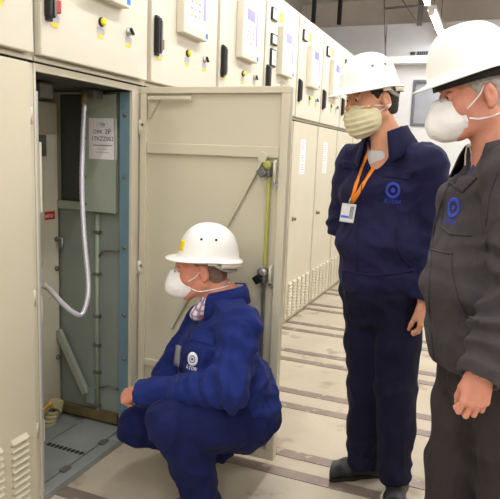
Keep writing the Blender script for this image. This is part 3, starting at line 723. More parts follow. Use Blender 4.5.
def head_sdf(f, H, s=1.0, wide=1.0):
    c = lambda x, y, z: H(x*s, y*s*wide, z*s); A = H.A()
    e = lambda p, r, k=.02, op='add': f.ell(c(*p), [q*s for q in r], A, k*s, op)
    e((-.012, 0, .045), (.098, .077, .090), .02); e((.033, 0, -.012), (.064, .062, .088), .03)
    for y in (-1, 1):
        f.cone(c(-.008, .050*y, -.055), c(.062, .018*y, -.098), .022*s, .020*s, .03*s)
        e((.060, .037*y, -.025), (.030, .026, .030), .02)
    e((.074, 0, -.098), (.020, .022, .018), .02); e((.088, 0, -.060), (.016, .026, .016), .012)
    f.cone(c(.086, -.034, .036), c(.086, .034, .036), .013*s, .013*s, .02*s)
    for y in (-1, 1): e((.100, .032*y, .013), (.018, .021, .015), .014, 'sub')
    f.cone(c(.094, 0, .022), c(.116, 0, -.022), .0085*s, .0125*s, .012*s)
    for y in (-1, 1):
        e((.104, .014*y, -.027), (.012, .010, .009), .008); f.ell(c(.085, .032*y, .012), [.0135*s]*3, A, .003*s)
        f.cone(c(.096, .020*y, .021), c(.090, .045*y, .020), .0042*s, .0038*s, .004*s)
        f.cone(c(.095, .020*y, .003), c(.090, .044*y, .004), .0036*s, .0034*s, .004*s)
    for y in (-1, 1):
        B = H.tilt(0.25); f.ell(c(-.010, .078*y, -.002), [.019*s, .010*s, .034*s], B.A(), .008*s)
        f.ell(c(-.004, .089*y, .001), [.010*s, .007*s, .018*s], B.A(), .004*s, 'sub'); f.ell(c(-.006, .080*y, -.031), [.009*s, .006*s, .009*s], A, .006*s)
def hand_sdf(f, Wr, D, N, T, s=1.0, curl=(0.5, 0.6, 0.5), thumb=(0.7, 0.6, -0.35), spread=0.06, fans=(0, 0, 0, 0)):
    D = vnorm(D); N = vnorm(N-D*(N@D)); T = vnorm(T-D*(T@D)-N*(T@N)); Wr = np.array(Wr, float)
    g = lambda d, t, n: Wr+(D*d+T*t+N*n)*s
    kn = [(.086, .030, 0.002), (.090, .010, .005), (.086, -.010, .004), (.078, -.029, 0)]
    for d, t, n in kn: f.cone(g(.005, t*.55, 0), g(d, t, n), .0165*s, .0118*s, .012*s)
    f.cone(g(.01, .018, -.004), g(.055, .026, -.008), .016*s, .014*s, .014*s); f.cone(g(.02, -.02, -.003), g(.06, -.024, -.006), .015*s, .012*s, .014*s)
    for i, ((d, t, n), ln) in enumerate(zip(kn, (.074, .082, .076, .060))):
        p = g(d, t, n); a = 0.0; sp = spread*(1.5-i)*0.67; r = (.0093, .0095, .0091, .0082)[i]
        for j, fr in enumerate((.46, .30, .24)):
            a += curl[j]+fans[i]; dr = D*math.cos(a)-N*math.sin(a)+T*sp*max(math.cos(a), 0.0); q = p+vnorm(dr)*ln*fr*s
            f.cone(p, q, r*s, r*0.90*s, .0018*s)
            if j == 0: f.ell(p+N*.002*s, [.0108*s]*3, None, .004*s); r *= 0.88; p = q
    p = g(.022, .024, -.006); dr = vnorm(D*thumb[0]+T*thumb[1]+N*thumb[2]); q = p+dr*.045*s; f.cone(p, q, .0155*s, .0125*s, .012*s)
    dr2 = vnorm(dr*0.9+D*0.35-N*0.15-T*0.15); r_ = q+dr2*.034*s; f.cone(q, r_, .0112*s, .0102*s, .004*s); dr3 = vnorm(dr2*0.9+D*0.3-T*0.25-N*0.1); f.cone(r_, r_+dr3*.026*s, .0100*s, .0078*s, .004*s)
EYEW = mat('eye_white', (226, 220, 214), 0.25); IRIS = mat('brown_iris', (62, 46, 36), 0.2)
def eyes(H, s, parent, o, look=(1, 0, -0.25)):
    for y in (-1, 1):
        c = H(.0865*s, .032*y*s, .012*s); d = vnorm(H.F*look[0]+H.L*look[1]+H.U*look[2]); b = MB(); R = .0128*s
        b.ball(c, R, EYEW); b.lathe(c, d, [(.0062*s, R*0.90), (.0055*s, R*1.0), (.002*s, R*1.035)], IRIS, 14); b.build('eye', parent, o)
HATW = mat('white_helmet_shell', (246, 245, 242), 0.28, vary=0.01, scale=3, spec=0.5)
HATC = mat('cream_helmet_trim', (226, 218, 196), 0.5); HATG = mat('grey_harness_strap', (176, 176, 174), 0.6); HATB = mat('black_harness_band', (22, 20, 22), 0.7)
def helmet(H, s, parent, o, band, bh=.024, sticker=False, vents=True, peak=0.040, nape=True, rim=0.045, ridge_w=0.0, ht=.138):
    hm = None; c = lambda x, y, z: H(x*s, y*s, z*s)
    NA, NT = 64, 20; Ht = ht
    def dome(th, t, off=0.0):
        cx, sx = math.cos(th), math.sin(th); ax = .116 if cx > 0 else .122; ro = 1/math.sqrt((cx/ax)**2+(sx/.100)**2)
        a = t*PI/2; r = (ro+off)*math.sin(a)**0.92; z = (Ht+off)*math.cos(a)**0.80
        rg = 0.004*math.exp(-(r*sx/.022)**2)*math.sin(a*2)**2 if ridge_w else 0
        flare = 0.006*max(0, (t-.8)/.2)**2
        return np.array([r*cx+flare*cx, r*sx+flare*sx, rim+z+rg])
    def brim(th, u, under=False):
        p = dome(th, 1.0); cx, sx = math.cos(th), math.sin(th); fr = max(0, math.cos(th*0.92))**1.7 if abs(th) < 1.7 else 0
        back = max(0, -cx)**2
        w = .010+peak*fr+.006*back; dz = -.010*fr*u-.004*u*(1-fr)-(0.010*back*u)
        q = p+np.array([cx*w*u, sx*w*u, dz]);
        if under: q[2] -= .0045
        return q
    ths = np.linspace(-PI, PI, NA+1)[:-1]; rings = []
    for t in np.linspace(0.02, 1, NT): rings.append([dome(a, t) for a in ths])
    for u in (.3, .65, .9, 1.0): rings.append([brim(a, u) for a in ths])
    rings.append([brim(a, 1.0)+np.array([0, 0, -.004]) for a in ths]); rings.append([brim(a, .9, True) for a in ths]); rings.append([brim(a, .3, True) for a in ths])
    for t in (.98, .8, .5, .2, .05): rings.append([dome(a, t, -.004) for a in ths])
    b = MB(); i = b.mi(HATW); vv = [[b.bm.verts.new(Vector(c(*q))) for q in r] for r in rings]
    for a in range(len(vv)-1):
        for k in range(NA):
            g = b.bm.faces.new([vv[a][k], vv[a][(k+1) % NA], vv[a+1][(k+1) % NA], vv[a+1][k]]); g.material_index = i; g.smooth = True
    b.bm.faces.new(vv[0][::-1]).material_index = i; b.bm.faces.new(vv[-1]).material_index = i
    hm = b.build('hard_hat', parent, o)
    if vents:
        for sd in (1, -1):
            for dth in (-.33, .33):
                th = PI/2*sd-dth*1.0*sd if False else sd*(PI/2+dth); p = dome(th, .66); n = vnorm(dome(th, .66, .01)-p); b = MB()
                b.lathe(c(*(p-n*.002)), H.F*n[0]+H.L*n[1]+H.U*n[2], [(.0052*s, 0), (.0052*s, .0035*s), (.003*s, .0040*s)], STEEL_D if vents == 2 else BLACK, 12); b.build('vent_hole', hm, o)
    b = MB()      # harness band inside the rim, dropping at the nape
    th2 = np.linspace(-2.9, 2.9, 60); rows = []
    for zz in (0.0, -bh/2, -bh):
        rows.append([c(*(dome(a, 1.0)*np.array([.90, .90, 1])+np.array([0, 0, zz-.004-(.012*max(0, -math.cos(a)))]))) for a in th2])
    nr = [[vnorm(q-c(0, 0, rim)) for q in r] for r in rows]; b.slab(rows, nr, .003, band); b.build('harness_band', hm, o)
    if nape:
        b = MB(); th3 = np.linspace(2.05, PI*2-2.05, 24); rows = []
        for u, zz in ((.2, -.004), (.75, -.008), (.8, -.024)): rows.append([c(*(brim(a if a < PI else a-2*PI, u)+np.array([0, 0, zz]))) for a in th3])
        b.slab(rows, [[vnorm(q-c(0, 0, rim)) for q in r] for r in rows], .004, HATC); b.build('rear_trim', hm, o)
        for sd in (1, -1):
            b = MB(); p = c(*(dome(sd*1.75, 1.0)*np.array([.93, .93, 1])+np.array([0, 0, -.012]))); b.obox(p, H.A(), (.017*s, .004*s, .009*s), HATC, .003*s); b.build('harness_clip', hm, o)
            b = MB(); pts = [c(*(dome(sd*a, 1.0)*np.array([.9, .9, 1])+np.array([0, 0, z]))) for a, z in ((1.9, -.018), (2.2, -.034), (2.6, -.046), (PI, -.05))]
            b.tube(pts, .008*s, HATG, 8); b.build('nape_strap', hm, o)
    if sticker:
        b = MB(); rows = []
        for t in np.linspace(.74, .93, 5): rows.append([c(*dome(a, t, .0012)) for a in np.linspace(-.50, .50, 13)])
        b.slab(rows, [[vnorm(q-c(0, 0, rim)) for q in r] for r in rows], .0015, YEL_P); b.build('yellow_sticker', hm, o)
    return hm
YEL_P = mat('bright_yellow_sticker', (250, 222, 40), 0.5)
MASKW = mat('white_mask_felt', (248, 246, 246), 0.9, vary=0.03, scale=18, bump=0.2, bscale=160, sheen=0.2)
MASKB = mat('cream_cotton_mask', (222, 214, 178), 0.9, vary=0.04, scale=20, bump=0.2, bscale=240)
STRAPW = mat('white_elastic', (238, 236, 236), 0.8)
def mirror_tube(H, pts3, r, M, name, parent, o):
    for sgn in (1, -1):
        b = MB(); pp = []
        for p in pts3:
            q = H.inv(p); pp.append(H(q[0], q[1]*sgn, q[2]))
        b.tube(pp, r, M, 6); b.build(name, parent, o)
def head_strap(skinT, H, pts, r, M, parent, o):
    out = []
    for x, y, z in pts:      # push out from the head axis to lie on the skin
        c = H(x*0.0-.01, 0, z); t = H(x, y, z); d = vnorm(t-c); p, n, i, dd = skinT.t.ray_cast(Vector(c+d*0.4), Vector(-d))
        out.append((np.array(p)+d*r*0.6) if p is not None else t)
    mirror_tube(H, catmull(out, 5), r, M, 'mask_strap', parent, o)
def cup_mask(H, s, parent, o, skinT, big=1.0):
    fr = H.tilt(0.20); h = .0028; c = fr(.088*s, 0, -.034*s); f = Field(c-.12, c+.12, h); A = fr.A(); e = s*big
    f.ell(c+fr.F*.000, [.066*e, .056*e, .066*e], A, 0); f.ell(c+fr.F*.030*e-fr.U*.010*e, [.046*e, .034*e, .042*e], A, .03)
    f.cone(c+fr.F*.030*e+fr.U*.050*e, c+fr.F*.052*e-fr.U*.01*e, .010*e, .014*e, .03)
    f.cut(c-fr.F*.028*e, -fr.F, .2, .004)
    n_ = 24; ring = [c-fr.F*.022*e+fr.L*math.cos(a)*.054*e+fr.U*math.sin(a)*.063*e for a in np.linspace(0, 2*PI, n_)]
    for p, q in zip(ring[:-1], ring[1:]): f.cone(p, q, .0045, .0045, .004)
    V, Q = f.mesh(); V = relax(V, Q, 2); N = vnormals(V, Q); V = V+N*(noise3(V*42, 5)*.0016)[:, None]
    mk = to_obj('respirator_mask', V, Q, MASKW, parent, o)
    b = MB(); b.tube(catmull([c+fr.F*.020*e+fr.U*.060*e+fr.L*y for y in (-.03*e, 0, .03*e)], 4), .0035, STEEL, 8); b.build('nose_clip', mk, o)
    return mk, Skin(V, Q)
def boot(heel, dirv, s, parent, o, M, k=0):
    D = vnorm([dirv[0], dirv[1], 0]); L = np.cross(ZU, D); heel = np.array([heel[0], heel[1], heel[2] if len(heel) > 2 else 0.0]); pz = dirv[2] if len(dirv) > 2 else 0
    D3 = vnorm(D+ZU*pz); U3 = np.cross(D3, L); g = lambda d, l, z: heel+D3*d*s+L*l*s+U3*z*s
    f = Field(heel-.20, heel+.42, .005)
    f.cone(g(.03, 0, .050), g(.05, 0, .16), .044, .047, .02); f.cone(g(.03, 0, .045), g(.16, 0, .050), .042, .042, .03, (U3, .95)); f.cone(g(.16, 0, .046), g(.235, .004, .042), .043, .040, .02, (U3, .82))
    f.ell(g(.235, 0, .045), [.046, .046, .036], [D3, L, U3], .01); f.cut(g(.1, 0, .018), -U3, .4)
    V, Q = f.mesh(); V = relax(V, Q, 1); N = vnormals(V, Q); V = V+N*(noise3(V*30, 3)*.002)[:, None]; bt = to_obj('boot', V, Q, M, parent, o)
    f = Field(heel-.20, heel+.42, .005); f.cone(g(.022, 0, .012), g(.15, 0, .012), .041, .041, .02, (U3, .3)); f.cone(g(.15, 0, .012), g(.232, .003, .012), .045, .043, .02, (U3, .3)); f.cut(g(.1, 0, .001), -U3, .4)
    V, Q = f.mesh(); so = to_obj('sole', V, Q, RUBBER, bt, o); return bt
BOOTM = mat('black_boot_leather', (34, 33, 35), 0.5, vary=0.1, scale=20)
def cloth(f, seed, joints=(), amp=.006, fine=.003, stretch=(1, 1, 1), it=2, gather=()):
    V, Q = f.mesh(); V = relax(V, Q, it); N = vnormals(V, Q); S = np.array(stretch)
    wv = np.stack([noise3(V*5, seed+1), noise3(V*5, seed+2), noise3(V*5, seed+3)], 1)*.05
    d = amp*(ridge((V+wv)*6.5*S, seed)-.55)+fine*(ridge((V+wv)*15*S, seed+7)-.5)
    for c, r, ax, fr, am in joints:      # folds gathered about a joint: rings across the limb axis, broken up by noise
        q = V-np.array(c); w = np.exp(-(q**2).sum(1)/(r*r)); h = q@vnorm(ax)+noise3(V*8, seed+9)*.035
        d = d+w*am*(.55*(1-np.sqrt(np.sin(h*fr*.8)**2+.02)*1.6)+.45*np.cos(h*fr*1.3+noise3(V*6, seed+4)*2))
    V = V+N*d[:, None]; V = relax(V, Q, 1, .4)
    return V, Q
def collar(H, rn, M, parent, o, h=.040, drop=.035, out=.030, open_=0.55, pts=.030, depth=1.0, name='collar', flip=True):
    """turned-down collar: a band round the neck whose outer leaf folds down; H: frame at the neck (F forward, U along the neck)"""
    n = 40; ths = np.linspace(-PI+open_, PI-open_, n); rows = []      # th=0 at the back
    prof = [(0.0, -.012), (0.0, h*.5), (.004, h), (.012, h+.002)]+([(.022, h*.45), (out, -drop)] if flip else [(.014, h*.4), (.012, -.02)])
    for r, z in prof:
        row = []
        for t in ths:
            e = abs(t)/(PI-open_); rr = (rn+r*(1+.35*e)); zz = z-.035*e*e*(1 if z > 0 else .8)-(pts*max(0, (e-.6)/.4) if z < 0 else 0)
            row.append(H(-rr*math.cos(t)*depth, rr*math.sin(t), zz))
        rows.append(row)
    rows = np.array(rows); cen = rows.mean((0, 1)); nr = np.zeros_like(rows)
    du = np.gradient(rows, axis=1); dv = np.gradient(rows, axis=0); nr = np.cross(du, dv); nr /= np.linalg.norm(nr, axis=2)[..., None]+1e-9
    b = MB(); b.slab(rows, nr, .0035, M); return b.build(name, parent, o)
# helper that builds body / hair shared by the three men
def build_body(root_o, J, H, lo, hi, skin, base, hands, neck_r=.054, wide=1.0, hs=1.0, h=.0030, torso=None):
    f = Field(lo, hi, h)
    head_sdf(f, H, hs, wide)
    nk = J['neck']; f.cone(H(-.022, 0, -.055), nk, neck_r, neck_r+.006, .03)
    f.chain([nk-ZU*.03]+torso, [.07]+[.10]*len(torso), .05)
    for a in ('l', 'r'):
        f.chain([nk-ZU*.05, J[a+'sh'], J[a+'el'], J[a+'wr']], [.06, .050, .040, .026], .03)
        f.chain([torso[-1], J[a+'hip'], J[a+'kn'], J[a+'ank']], [.10, .075, .052, .036], .03)
    for hd in hands: hand_sdf(f, **hd)
    V, Q = f.mesh(); V = relax(V, Q, 1, .25)
    return V, Q
def neck_hair(H, s, M, parent, o, temple=.050, low=-.075, thick=.006, wide=1.0):
    c = H(-.012*s, 0, .035*s); f = Field(c-.16, c+.16, .0036); A = H.A()
    f.ell(H(-.012*s, 0, .045*s), [(.098+thick)*s, (.077*wide+thick)*s, (.090+thick)*s], A, 0); f.ell(H(-.03*s, 0, -.02*s), [(.070+thick)*s, (.062*wide+thick)*s, (.075+thick)*s], A, .02)
    n = vnorm(H.F*.78-H.U*.62); f.cut(H(temple*s, 0, .060*s), n, .3, .008)
    f.cut(H(0, 0, low*s), -H.U, .3, .01); f.cut(H(.055*s, 0, 0), H.F, .3, .006)
    for y in (-1, 1): f.ell(H(-.004*s, .088*y*s, -.006*s), [.030*s, .030*s, .038*s], A, .004, 'sub')
    f.cut(H(0, 0, .09*s), H.U, .3)
    V, Q = f.mesh(); N = vnormals(V, Q); V = V+N*(noise3(V*140, 2)*.0015)[:, None]
    return to_obj('hair', V, Q, M, parent, o)
def PX(J): return {n: P(*v) for n, v in J.items()}
WHITE_T = mat('white_thread', (236, 236, 242), 0.8); BLUE_T = mat('blue_thread', (44, 64, 176), 0.8); NAVY_T = mat('navy_thread', (44, 56, 110), 0.8)
CLEARP = mat('badge_plastic', (226, 228, 232), 0.25); ZIPM = mat('zip_metal', (170, 166, 160), 0.35, 0.7)

# ================================================================= 1. the crouching man
CJ = mat('royal_blue_workwear', (27, 41, 106), 0.82, vary=0.08, scale=5, bump=0.25, bscale=320, spec=0.18, sheen=0.03)
CT = mat('navy_blue_trousers', (20, 28, 76), 0.85, vary=0.08, scale=5, bump=0.25, bscale=320, spec=0.18, sheen=0.02)
J = PX(dict(neck=(223, 295, 2.40), lsh=(240, 327, 2.25), rsh=(205, 323, 2.55), lel=(229, 389, 2.15), lwr=(140, 393, 2.27), rel=(168, 374, 2.55), rwr=(163, 404, 2.40),
            chest=(217, 345, 2.40), belly=(232, 385, 2.41), pel=(243, 418, 2.42), lhip=(248, 422, 2.33), rhip=(236, 422, 2.50), lkn=(169, 421, 2.16), lank=(204, 503, 2.31), rkn=(138, 425, 2.44)))
J['rank'] = np.array([0.56, 2.22, 0.12])
H = Frame(P(202, 269, 2.38), facing(4), ZU).tilt(0.10)
o = np.array([0.56, 1.97, 0.0])
torso = [J['chest'], J['belly'], J['pel']]
D = J['lwr']-J['lel']
hd1 = dict(Wr=J['lwr']+vnorm(D)*.012+ZU*.004, D=-CAMR*.66-ZU*.42+CAMF*.42, N=-CAMR*.50+ZU*.70-CAMF*.40, T=CAMF*.8+CAMR*.3, curl=(1.5, 1.1, .6), spread=.04, thumb=(.85, .10, -.5), s=.88)
hd2 = dict(Wr=J['rwr'], D=CAMR*.5-CAMF*.3-ZU*.25, N=ZU, T=-CAMR, curl=(.4, .5, .4), s=.85)
V, Q = build_body(o, J, H, (0.02, 1.55, -0.02), (1.0, 2.45, 1.12), None, None, [hd1, hd2], torso=torso)
SK1 = skinmat('ruddy_skin', (210, 142, 118))
body = to_obj('person', V, Q, SK1, None, o); S1 = Skin(V, Q)
tag(body, 'man in blue work suit and white helmet crouching before the open cabinet', 'person')
eyes(H, 1.0, body, o)
neck_hair(H, 1.0, mat('cropped_grey_hair', (128, 104, 92), 0.9, vary=0.25, scale=120), body, o, temple=.066, low=-.062, thick=.0015)
helmet(Frame(H.O-H.F*.022+ZU*.004, facing(4), ZU).tilt(-.02), 1.0, body, o, HATG, bh=.014, sticker=True, rim=.047)
mk, SM = cup_mask(H, .98, body, o, S1)
head_strap(S1, H, [(.055, .062, -.035), (.02, .075, -.010), (-.01, .09, .038), (-.06, .07, .055), (-.10, 0, .06)], .0022, STRAPW, mk, o)
head_strap(S1, H, [(.055, .060, -.065), (.02, .066, -.078), (-.03, .064, -.075), (-.07, .04, -.068), (-.085, 0, -.065)], .0024, STRAPW, mk, o)
# trousers
f = Field((0.02, 1.5, 0.0), (1.02, 2.48, 0.75), .0058)
L1 = np.cross(ZU, facing(22))
f.loft([(J['belly'], .165, .13), (J['pel'], .185, .155)], L1, .05)
f.chain([J['pel']*.4+J['lhip']*.6, J['lhip']*.5+J['lkn']*.5, J['lkn']], [.125, .108, .082], .05); f.chain([J['lkn'], (J['lkn']+J['lank'])/2+CAMR*.02, J['lank']], [.084, .082, .074], .02)
f.chain([J['pel']*.4+J['rhip']*.6, J['rhip']*.5+J['rkn']*.5, J['rkn']], [.125, .108, .086], .05); f.chain([J['rkn'], (J['rkn']+J['rank'])/2, J['rank']], [.086, .080, .070], .02)
f.cut(J['belly']+ZU*.06, ZU, .20)
f.cut(J['lank']+(J['lank']-J['lkn'])*.02, J['lank']-J['lkn'], .12); f.cut(J['rank'], J['rank']-J['rkn'], .10)
V, Q = cloth(f, 21, [(J['lkn'], .13, J['lkn']-J['lhip'], 70, .006), (J['lhip'], .16, J['lkn']-J['lhip'], 55, .008), (J['rkn'], .12, J['rkn']-J['rhip'], 70, .006), (J['lank'], .14, J['lank']-J['lkn'], 60, .006)], .012, .003)
tr = to_obj('trousers', V, Q, CT, body, o); ST1 = Skin(V, Q)
boot((J['lank'][0]+.035, J['lank'][1]+.02), facing(28), 1.0, body, o, BOOTM)
boot((0.585, 2.235, 0.085), np.append(facing(10)[:2], -.36), 1.0, body, o, BOOTM)
# jacket
f = Field((0.05, 1.55, 0.15), (1.02, 2.48, 0.95), .0055)
f.loft([(J['neck']-ZU*.05, .12, .085), (J['chest'], .185, .125), (J['belly'], .190, .155), (J['pel']+(J['belly']-J['pel'])*.25, .195, .165)], L1, .06)
f.chain([J['neck']-ZU*.035, J['lsh']], [.062, .078], .05); f.chain([J['neck']-ZU*.035, J['rsh']], [.062, .078], .05)
le = J['lwr']-J['lel']; re = J['rwr']-J['rel']
f.chain([J['lsh'], J['lel'], J['lel']+le*.5, J['lwr']+vnorm(le)*.012], [.082, .075, .066, .053], .03); f.chain([J['rsh'], J['rel'], J['rwr']], [.080, .070, .052], .03)
f.ell(J['chest']+facing(22)*.05-ZU*.06, [.12, .15, .15], [facing(22), L1, ZU], .05)
f.ell(J['belly']-facing(22)*.07-ZU*.05, [.11, .17, .10], [facing(22), L1, ZU], .04)
ax = vnorm(H.O-J['neck']); f.cone(J['neck']-ax*.02, J['neck']+ax*.2, .064, .064, .01, op='sub')
f.cone(J['neck']+facing(22)*.06-ZU*.0, J['neck']+facing(22)*.145-ZU*.10, .052, .02, .01, op='sub')
f.cut(J['lwr']+vnorm(le)*.012, le, .07); f.cut(J['rwr'], re, .07); f.cone(J['lwr']-le*.08, J['lwr']+le*.2, .038, .038, .004, op='sub')
f.cut(J['pel']+(J['belly']-J['pel'])*.05, J['pel']-J['belly'], .32)
jn = [(J['lel'], .15, le, 75, .014), (J['lel']*.6+J['lwr']*.4, .14, le+ZU*.12, 60, .011), (J['lsh'], .12, J['lel']-J['lsh'], 60, .007), (J['rel'], .12, re, 70, .008), (J['belly']-ZU*.06, .22, ZU, 70, .012), (J['lel']*.5+J['lsh']*.5, .1, ZU+CAMR*.5, 65, .007)]
V, Q = cloth(f, 5, jn, .016, .004)
jk = to_obj('jacket', V, Q, CJ, body, o); SJ = Skin(V, Q)
ck = Frame(J['neck']-facing(15)*.005, facing(15), vnorm(ax+ZU*.5)); collar(ck, .068, CJ, jk, o, h=.044, drop=.028, out=.030, open_=.62, pts=.035, depth=1.12)
# plaid shirt collar
PL = mat('plaid_shirt_cloth', (222, 208, 214), 0.85); nt = PL.node_tree; bs = nt.nodes['Principled BSDF']; tcx = nt.nodes.new('ShaderNodeTexCoord'); prev = None
for ang, colr in (((0, 0, .6), (150, 60, 90)), ((0, 1.2, .6), (110, 110, 170))):
    mpg = nt.nodes.new('ShaderNodeMapping'); mpg.inputs['Rotation'].default_value = ang; wv = nt.nodes.new('ShaderNodeTexWave'); wv.inputs['Scale'].default_value = 17
    nt.links.new(tcx.outputs['Object'], mpg.inputs['Vector']); nt.links.new(mpg.outputs['Vector'], wv.inputs['Vector'])
    rp = nt.nodes.new('ShaderNodeMapRange'); rp.inputs['From Min'].default_value = .62; rp.inputs['From Max'].default_value = .75; rp.inputs['To Max'].default_value = .75; nt.links.new(wv.outputs['Fac'], rp.inputs['Value'])
    mx = nt.nodes.new('ShaderNodeMix'); mx.data_type = 'RGBA'; mx.inputs[7].default_value = lin(colr)+[1]; nt.links.new(rp.outputs['Result'], mx.inputs['Factor'])
    if prev is None: mx.inputs[6].default_value = lin((226, 216, 220))+[1]
    else: nt.links.new(prev, mx.inputs[6])
    prev = mx.outputs[2]
nt.links.new(prev, bs.inputs['Base Color'])
f = Field(J['neck']-.2, J['neck']+.2, .004); f.cone(J['neck']-ax*.04, J['neck']+ax*.045, .062, .060, .0); f.cone(J['neck']+facing(20)*.04-ax*.01, J['neck']+facing(20)*.11-ZU*.075, .046, .028, .03); f.cut(J['neck']+ax*.042-facing(20)*.0, ax+facing(20)*-.25, .3)
V, Q = f.mesh(); sh = to_obj('shirt', V, Q, PL, body, o)
collar(Frame(ck.O+ax*.004, ck.F, ck.U), .060, PL, sh, o, h=.036, drop=.012, out=.020, open_=.55, pts=.03, depth=1.12, name='shirt_collar')
# cloth details
strip_line(SJ, [(207, 312), (196, 325), (188, 345), (181, 368), (176, 384)], .004, mat('dark_zip', (30, 36, 70), 0.6), 'zip', jk, o)
patch(SJ, [(192, 326), (216, 334), (214, 347), (190, 340)], 10, 6, .003, CJ, 'pocket_flap', jk, o)
emblem(SJ, 192.5, 359, .024, ZU, [(0.02, 1.0, WHITE_T, .0025), (.42, .56, NAVY_T, .0034), (.02, .22, NAVY_T, .0034)], 'emblem', jk, o, 'Атом', WHITE_T)
patch(SJ, [(177, 345), (181.5, 346), (179, 367), (174.5, 365)], 3, 6, .0012, mat('grey_pass_card', (150, 150, 156), .4), 'pass_card', jk, o, lift=.004)
strip_line(SJ, [(133, 379), (135, 392), (137, 404)], .003, CJ, 'cuff_seam', jk, o)

# ================================================================= 2. the young man standing
YJ = mat('dark_navy_workwear', (30, 29, 64), 0.84, vary=0.08, scale=5, bump=0.25, bscale=320, spec=0.18, sheen=0.03)
YT = mat('dark_navy_trousers', (21, 21, 45), 0.85, vary=0.08, scale=5, bump=0.25, bscale=320, spec=0.18, sheen=0.02)
J = PX(dict(neck=(387, 140, 2.36), lsh=(427, 166, 2.25), rsh=(354, 162, 2.49), lel=(437, 240, 2.28), lwr=(424, 300, 2.27), rel=(342, 222, 2.60), rwr=(378, 256, 2.60), lhip=(399, 300, 2.38), rhip=(369, 300, 2.49), lkn=(396, 388, 2.40), rkn=(365, 385, 2.52), lank=(396, 468, 2.44), rank=(364, 455, 2.58),
            chest=(386, 200, 2.38), belly=(381, 250, 2.39), pel=(380, 290, 2.42)))
H = Frame(P(373, 101, 2.33), facing(22), ZU).tilt(0.14, 0.0)
o = np.array([1.20, 2.40, 0.0]); F2 = facing(50); L2 = np.cross(ZU, F2)
torso = [J['chest'], J['belly'], J['pel']]
ly = J['lwr']-J['lel']; ry = J['rwr']-J['rel']
hd1 = dict(Wr=J['lwr']+vnorm(ly)*.012, D=-ZU, N=L2*.8-F2*.15, T=F2+L2*.2, curl=(.35, .55, .4), spread=.02, thumb=(.9, .12, -.38), s=.92)
hd2 = dict(Wr=J['rwr'], D=ry, N=-F2, T=ZU, curl=(.4, .5, .4))
V, Q = build_body(o, J, H, (0.78, 2.08, -0.02), (1.56, 2.80, 1.86), None, None, [hd1, hd2], torso=torso, neck_r=.052)
SK2 = skinmat('tan_skin', (208, 150, 120))
body = to_obj('person', V, Q, SK2, None, o); S2 = Skin(V, Q)
tag(body, 'young man in dark navy work suit with orange lanyard, standing and looking down', 'person')
eyes(H, 1.0, body, o, look=(1, .1, -.35))
neck_hair(H, 1.0, mat('dark_brown_hair', (40, 30, 26), 0.75, vary=0.3, scale=120), body, o, temple=.078, low=-.058, thick=.006)
helmet(Frame(H.O+H.F*.014, H.F, H.U).tilt(0.06, 0.0), 1.0, body, o, HATG, bh=.008, vents=2, rim=.052, ht=.134)
for y in (-1, 1):
    b = MB(); b.tube(catmull([H(.096, .016*y, .033), H(.098, .030*y, .037), H(.087, .048*y, .032)], 4), [.0035]*9, mat('dark_brow', (50, 36, 30), 0.8), 6); b.build('eyebrow', body, o)
# cotton mask with pleats
fr = H.tilt(0.10); c = fr(.052, 0, -.061); f = Field(c-.13, c+.13, .0030); A = fr.A()
f.ell(c, [.080, .077, .072], A, 0); f.ell(c+fr.F*.030+fr.U*.026, [.042, .032, .030], A, .03); f.ell(c+fr.F*.030-fr.U*.030, [.036, .040, .040], A, .03)
f.cut(c-fr.F*.056, -fr.F+fr.U*.10, .3, .004); f.cut(c+fr.U*.052-fr.F*.0, fr.U-fr.F*.12, .3, .006)
V, Q = f.mesh(); V = relax(V, Q, 2); N = vnormals(V, Q); q = (V-c)@fr.U+.12*((V-c)@fr.F); V = V+N*((np.abs(((q*46) % 1)-.3)-.35)*.006*np.clip(((V-c)@fr.F+.02)*30, 0, 1)+noise3(V*26, 8)*.003)[:, None]; V = relax(V, Q, 1, .4)
mk = to_obj('cloth_mask', V, Q, MASKB, body, o)
b = MB(); b.tube(catmull([fr(.100, -.042, -.010), fr(.119, 0, -.003), fr(.100, .042, -.010), fr(.060, .066, -.012)], 5), .0030, MASKB, 6); b.build('top_hem', mk, o)
head_strap(S2, H, [(.040, .070, -.018), (.015, .077, -.020), (-.015, .08, -.022), (-.05, .07, -.006), (-.09, 0, 0)], .0024, STRAPW, mk, o)
head_strap(S2, H, [(.040, .068, -.055), (.015, .07, -.042), (-.018, .08, -.026), (-.05, .07, -.010)], .0024, STRAPW, mk, o)
# trousers
f = Field((0.85, 2.0, 0.0), (1.55, 2.75, 1.15), .0056)
f.loft([(J['belly'], .150, .120), (J['pel'], .165, .128), ((J['lhip']+J['rhip'])/2-ZU*.04, .172, .125)], L2, .05)
for a in 'lr':
    hp_, kn_, an_ = J[a+'hip'], J[a+'kn'], J[a+'ank']; f.chain([hp_, (hp_+kn_)/2, kn_, (kn_+an_)/2, an_-ZU*.03], [.098, .092, .080, .074, .070], .025)
    f.cut(an_-ZU*.055, -ZU, .12)
f.cut(J['belly']-ZU*.02, ZU, .3)
V, Q = cloth(f, 33, [(J['lkn'], .16, ZU, 50, .005), (J['rkn'], .16, ZU, 50, .005), (J['lank'], .12, ZU+CAMR*.4, 65, .007), (J['rank'], .12, ZU-CAMR*.4, 65, .006), ((J['lhip']+J['rhip'])/2+F2*.1, .13, ZU+CAMR*.5, 60, .005)], .010, .0045, (1, 1, .45))
to_obj('trousers', V, Q, YT, body, o); STY = Skin(V, Q)
strip_line(STY, [(374, 300), (372, 320), (371, 345)], .003, YT, 'fly_seam', bpy.data.objects[body.name].children[-1] if False else body, o) if False else None
boot((1.285, 2.42), facing(72), 1.0, body, o, BOOTM); boot((1.20, 2.515), facing(12), 1.0, body, o, BOOTM)
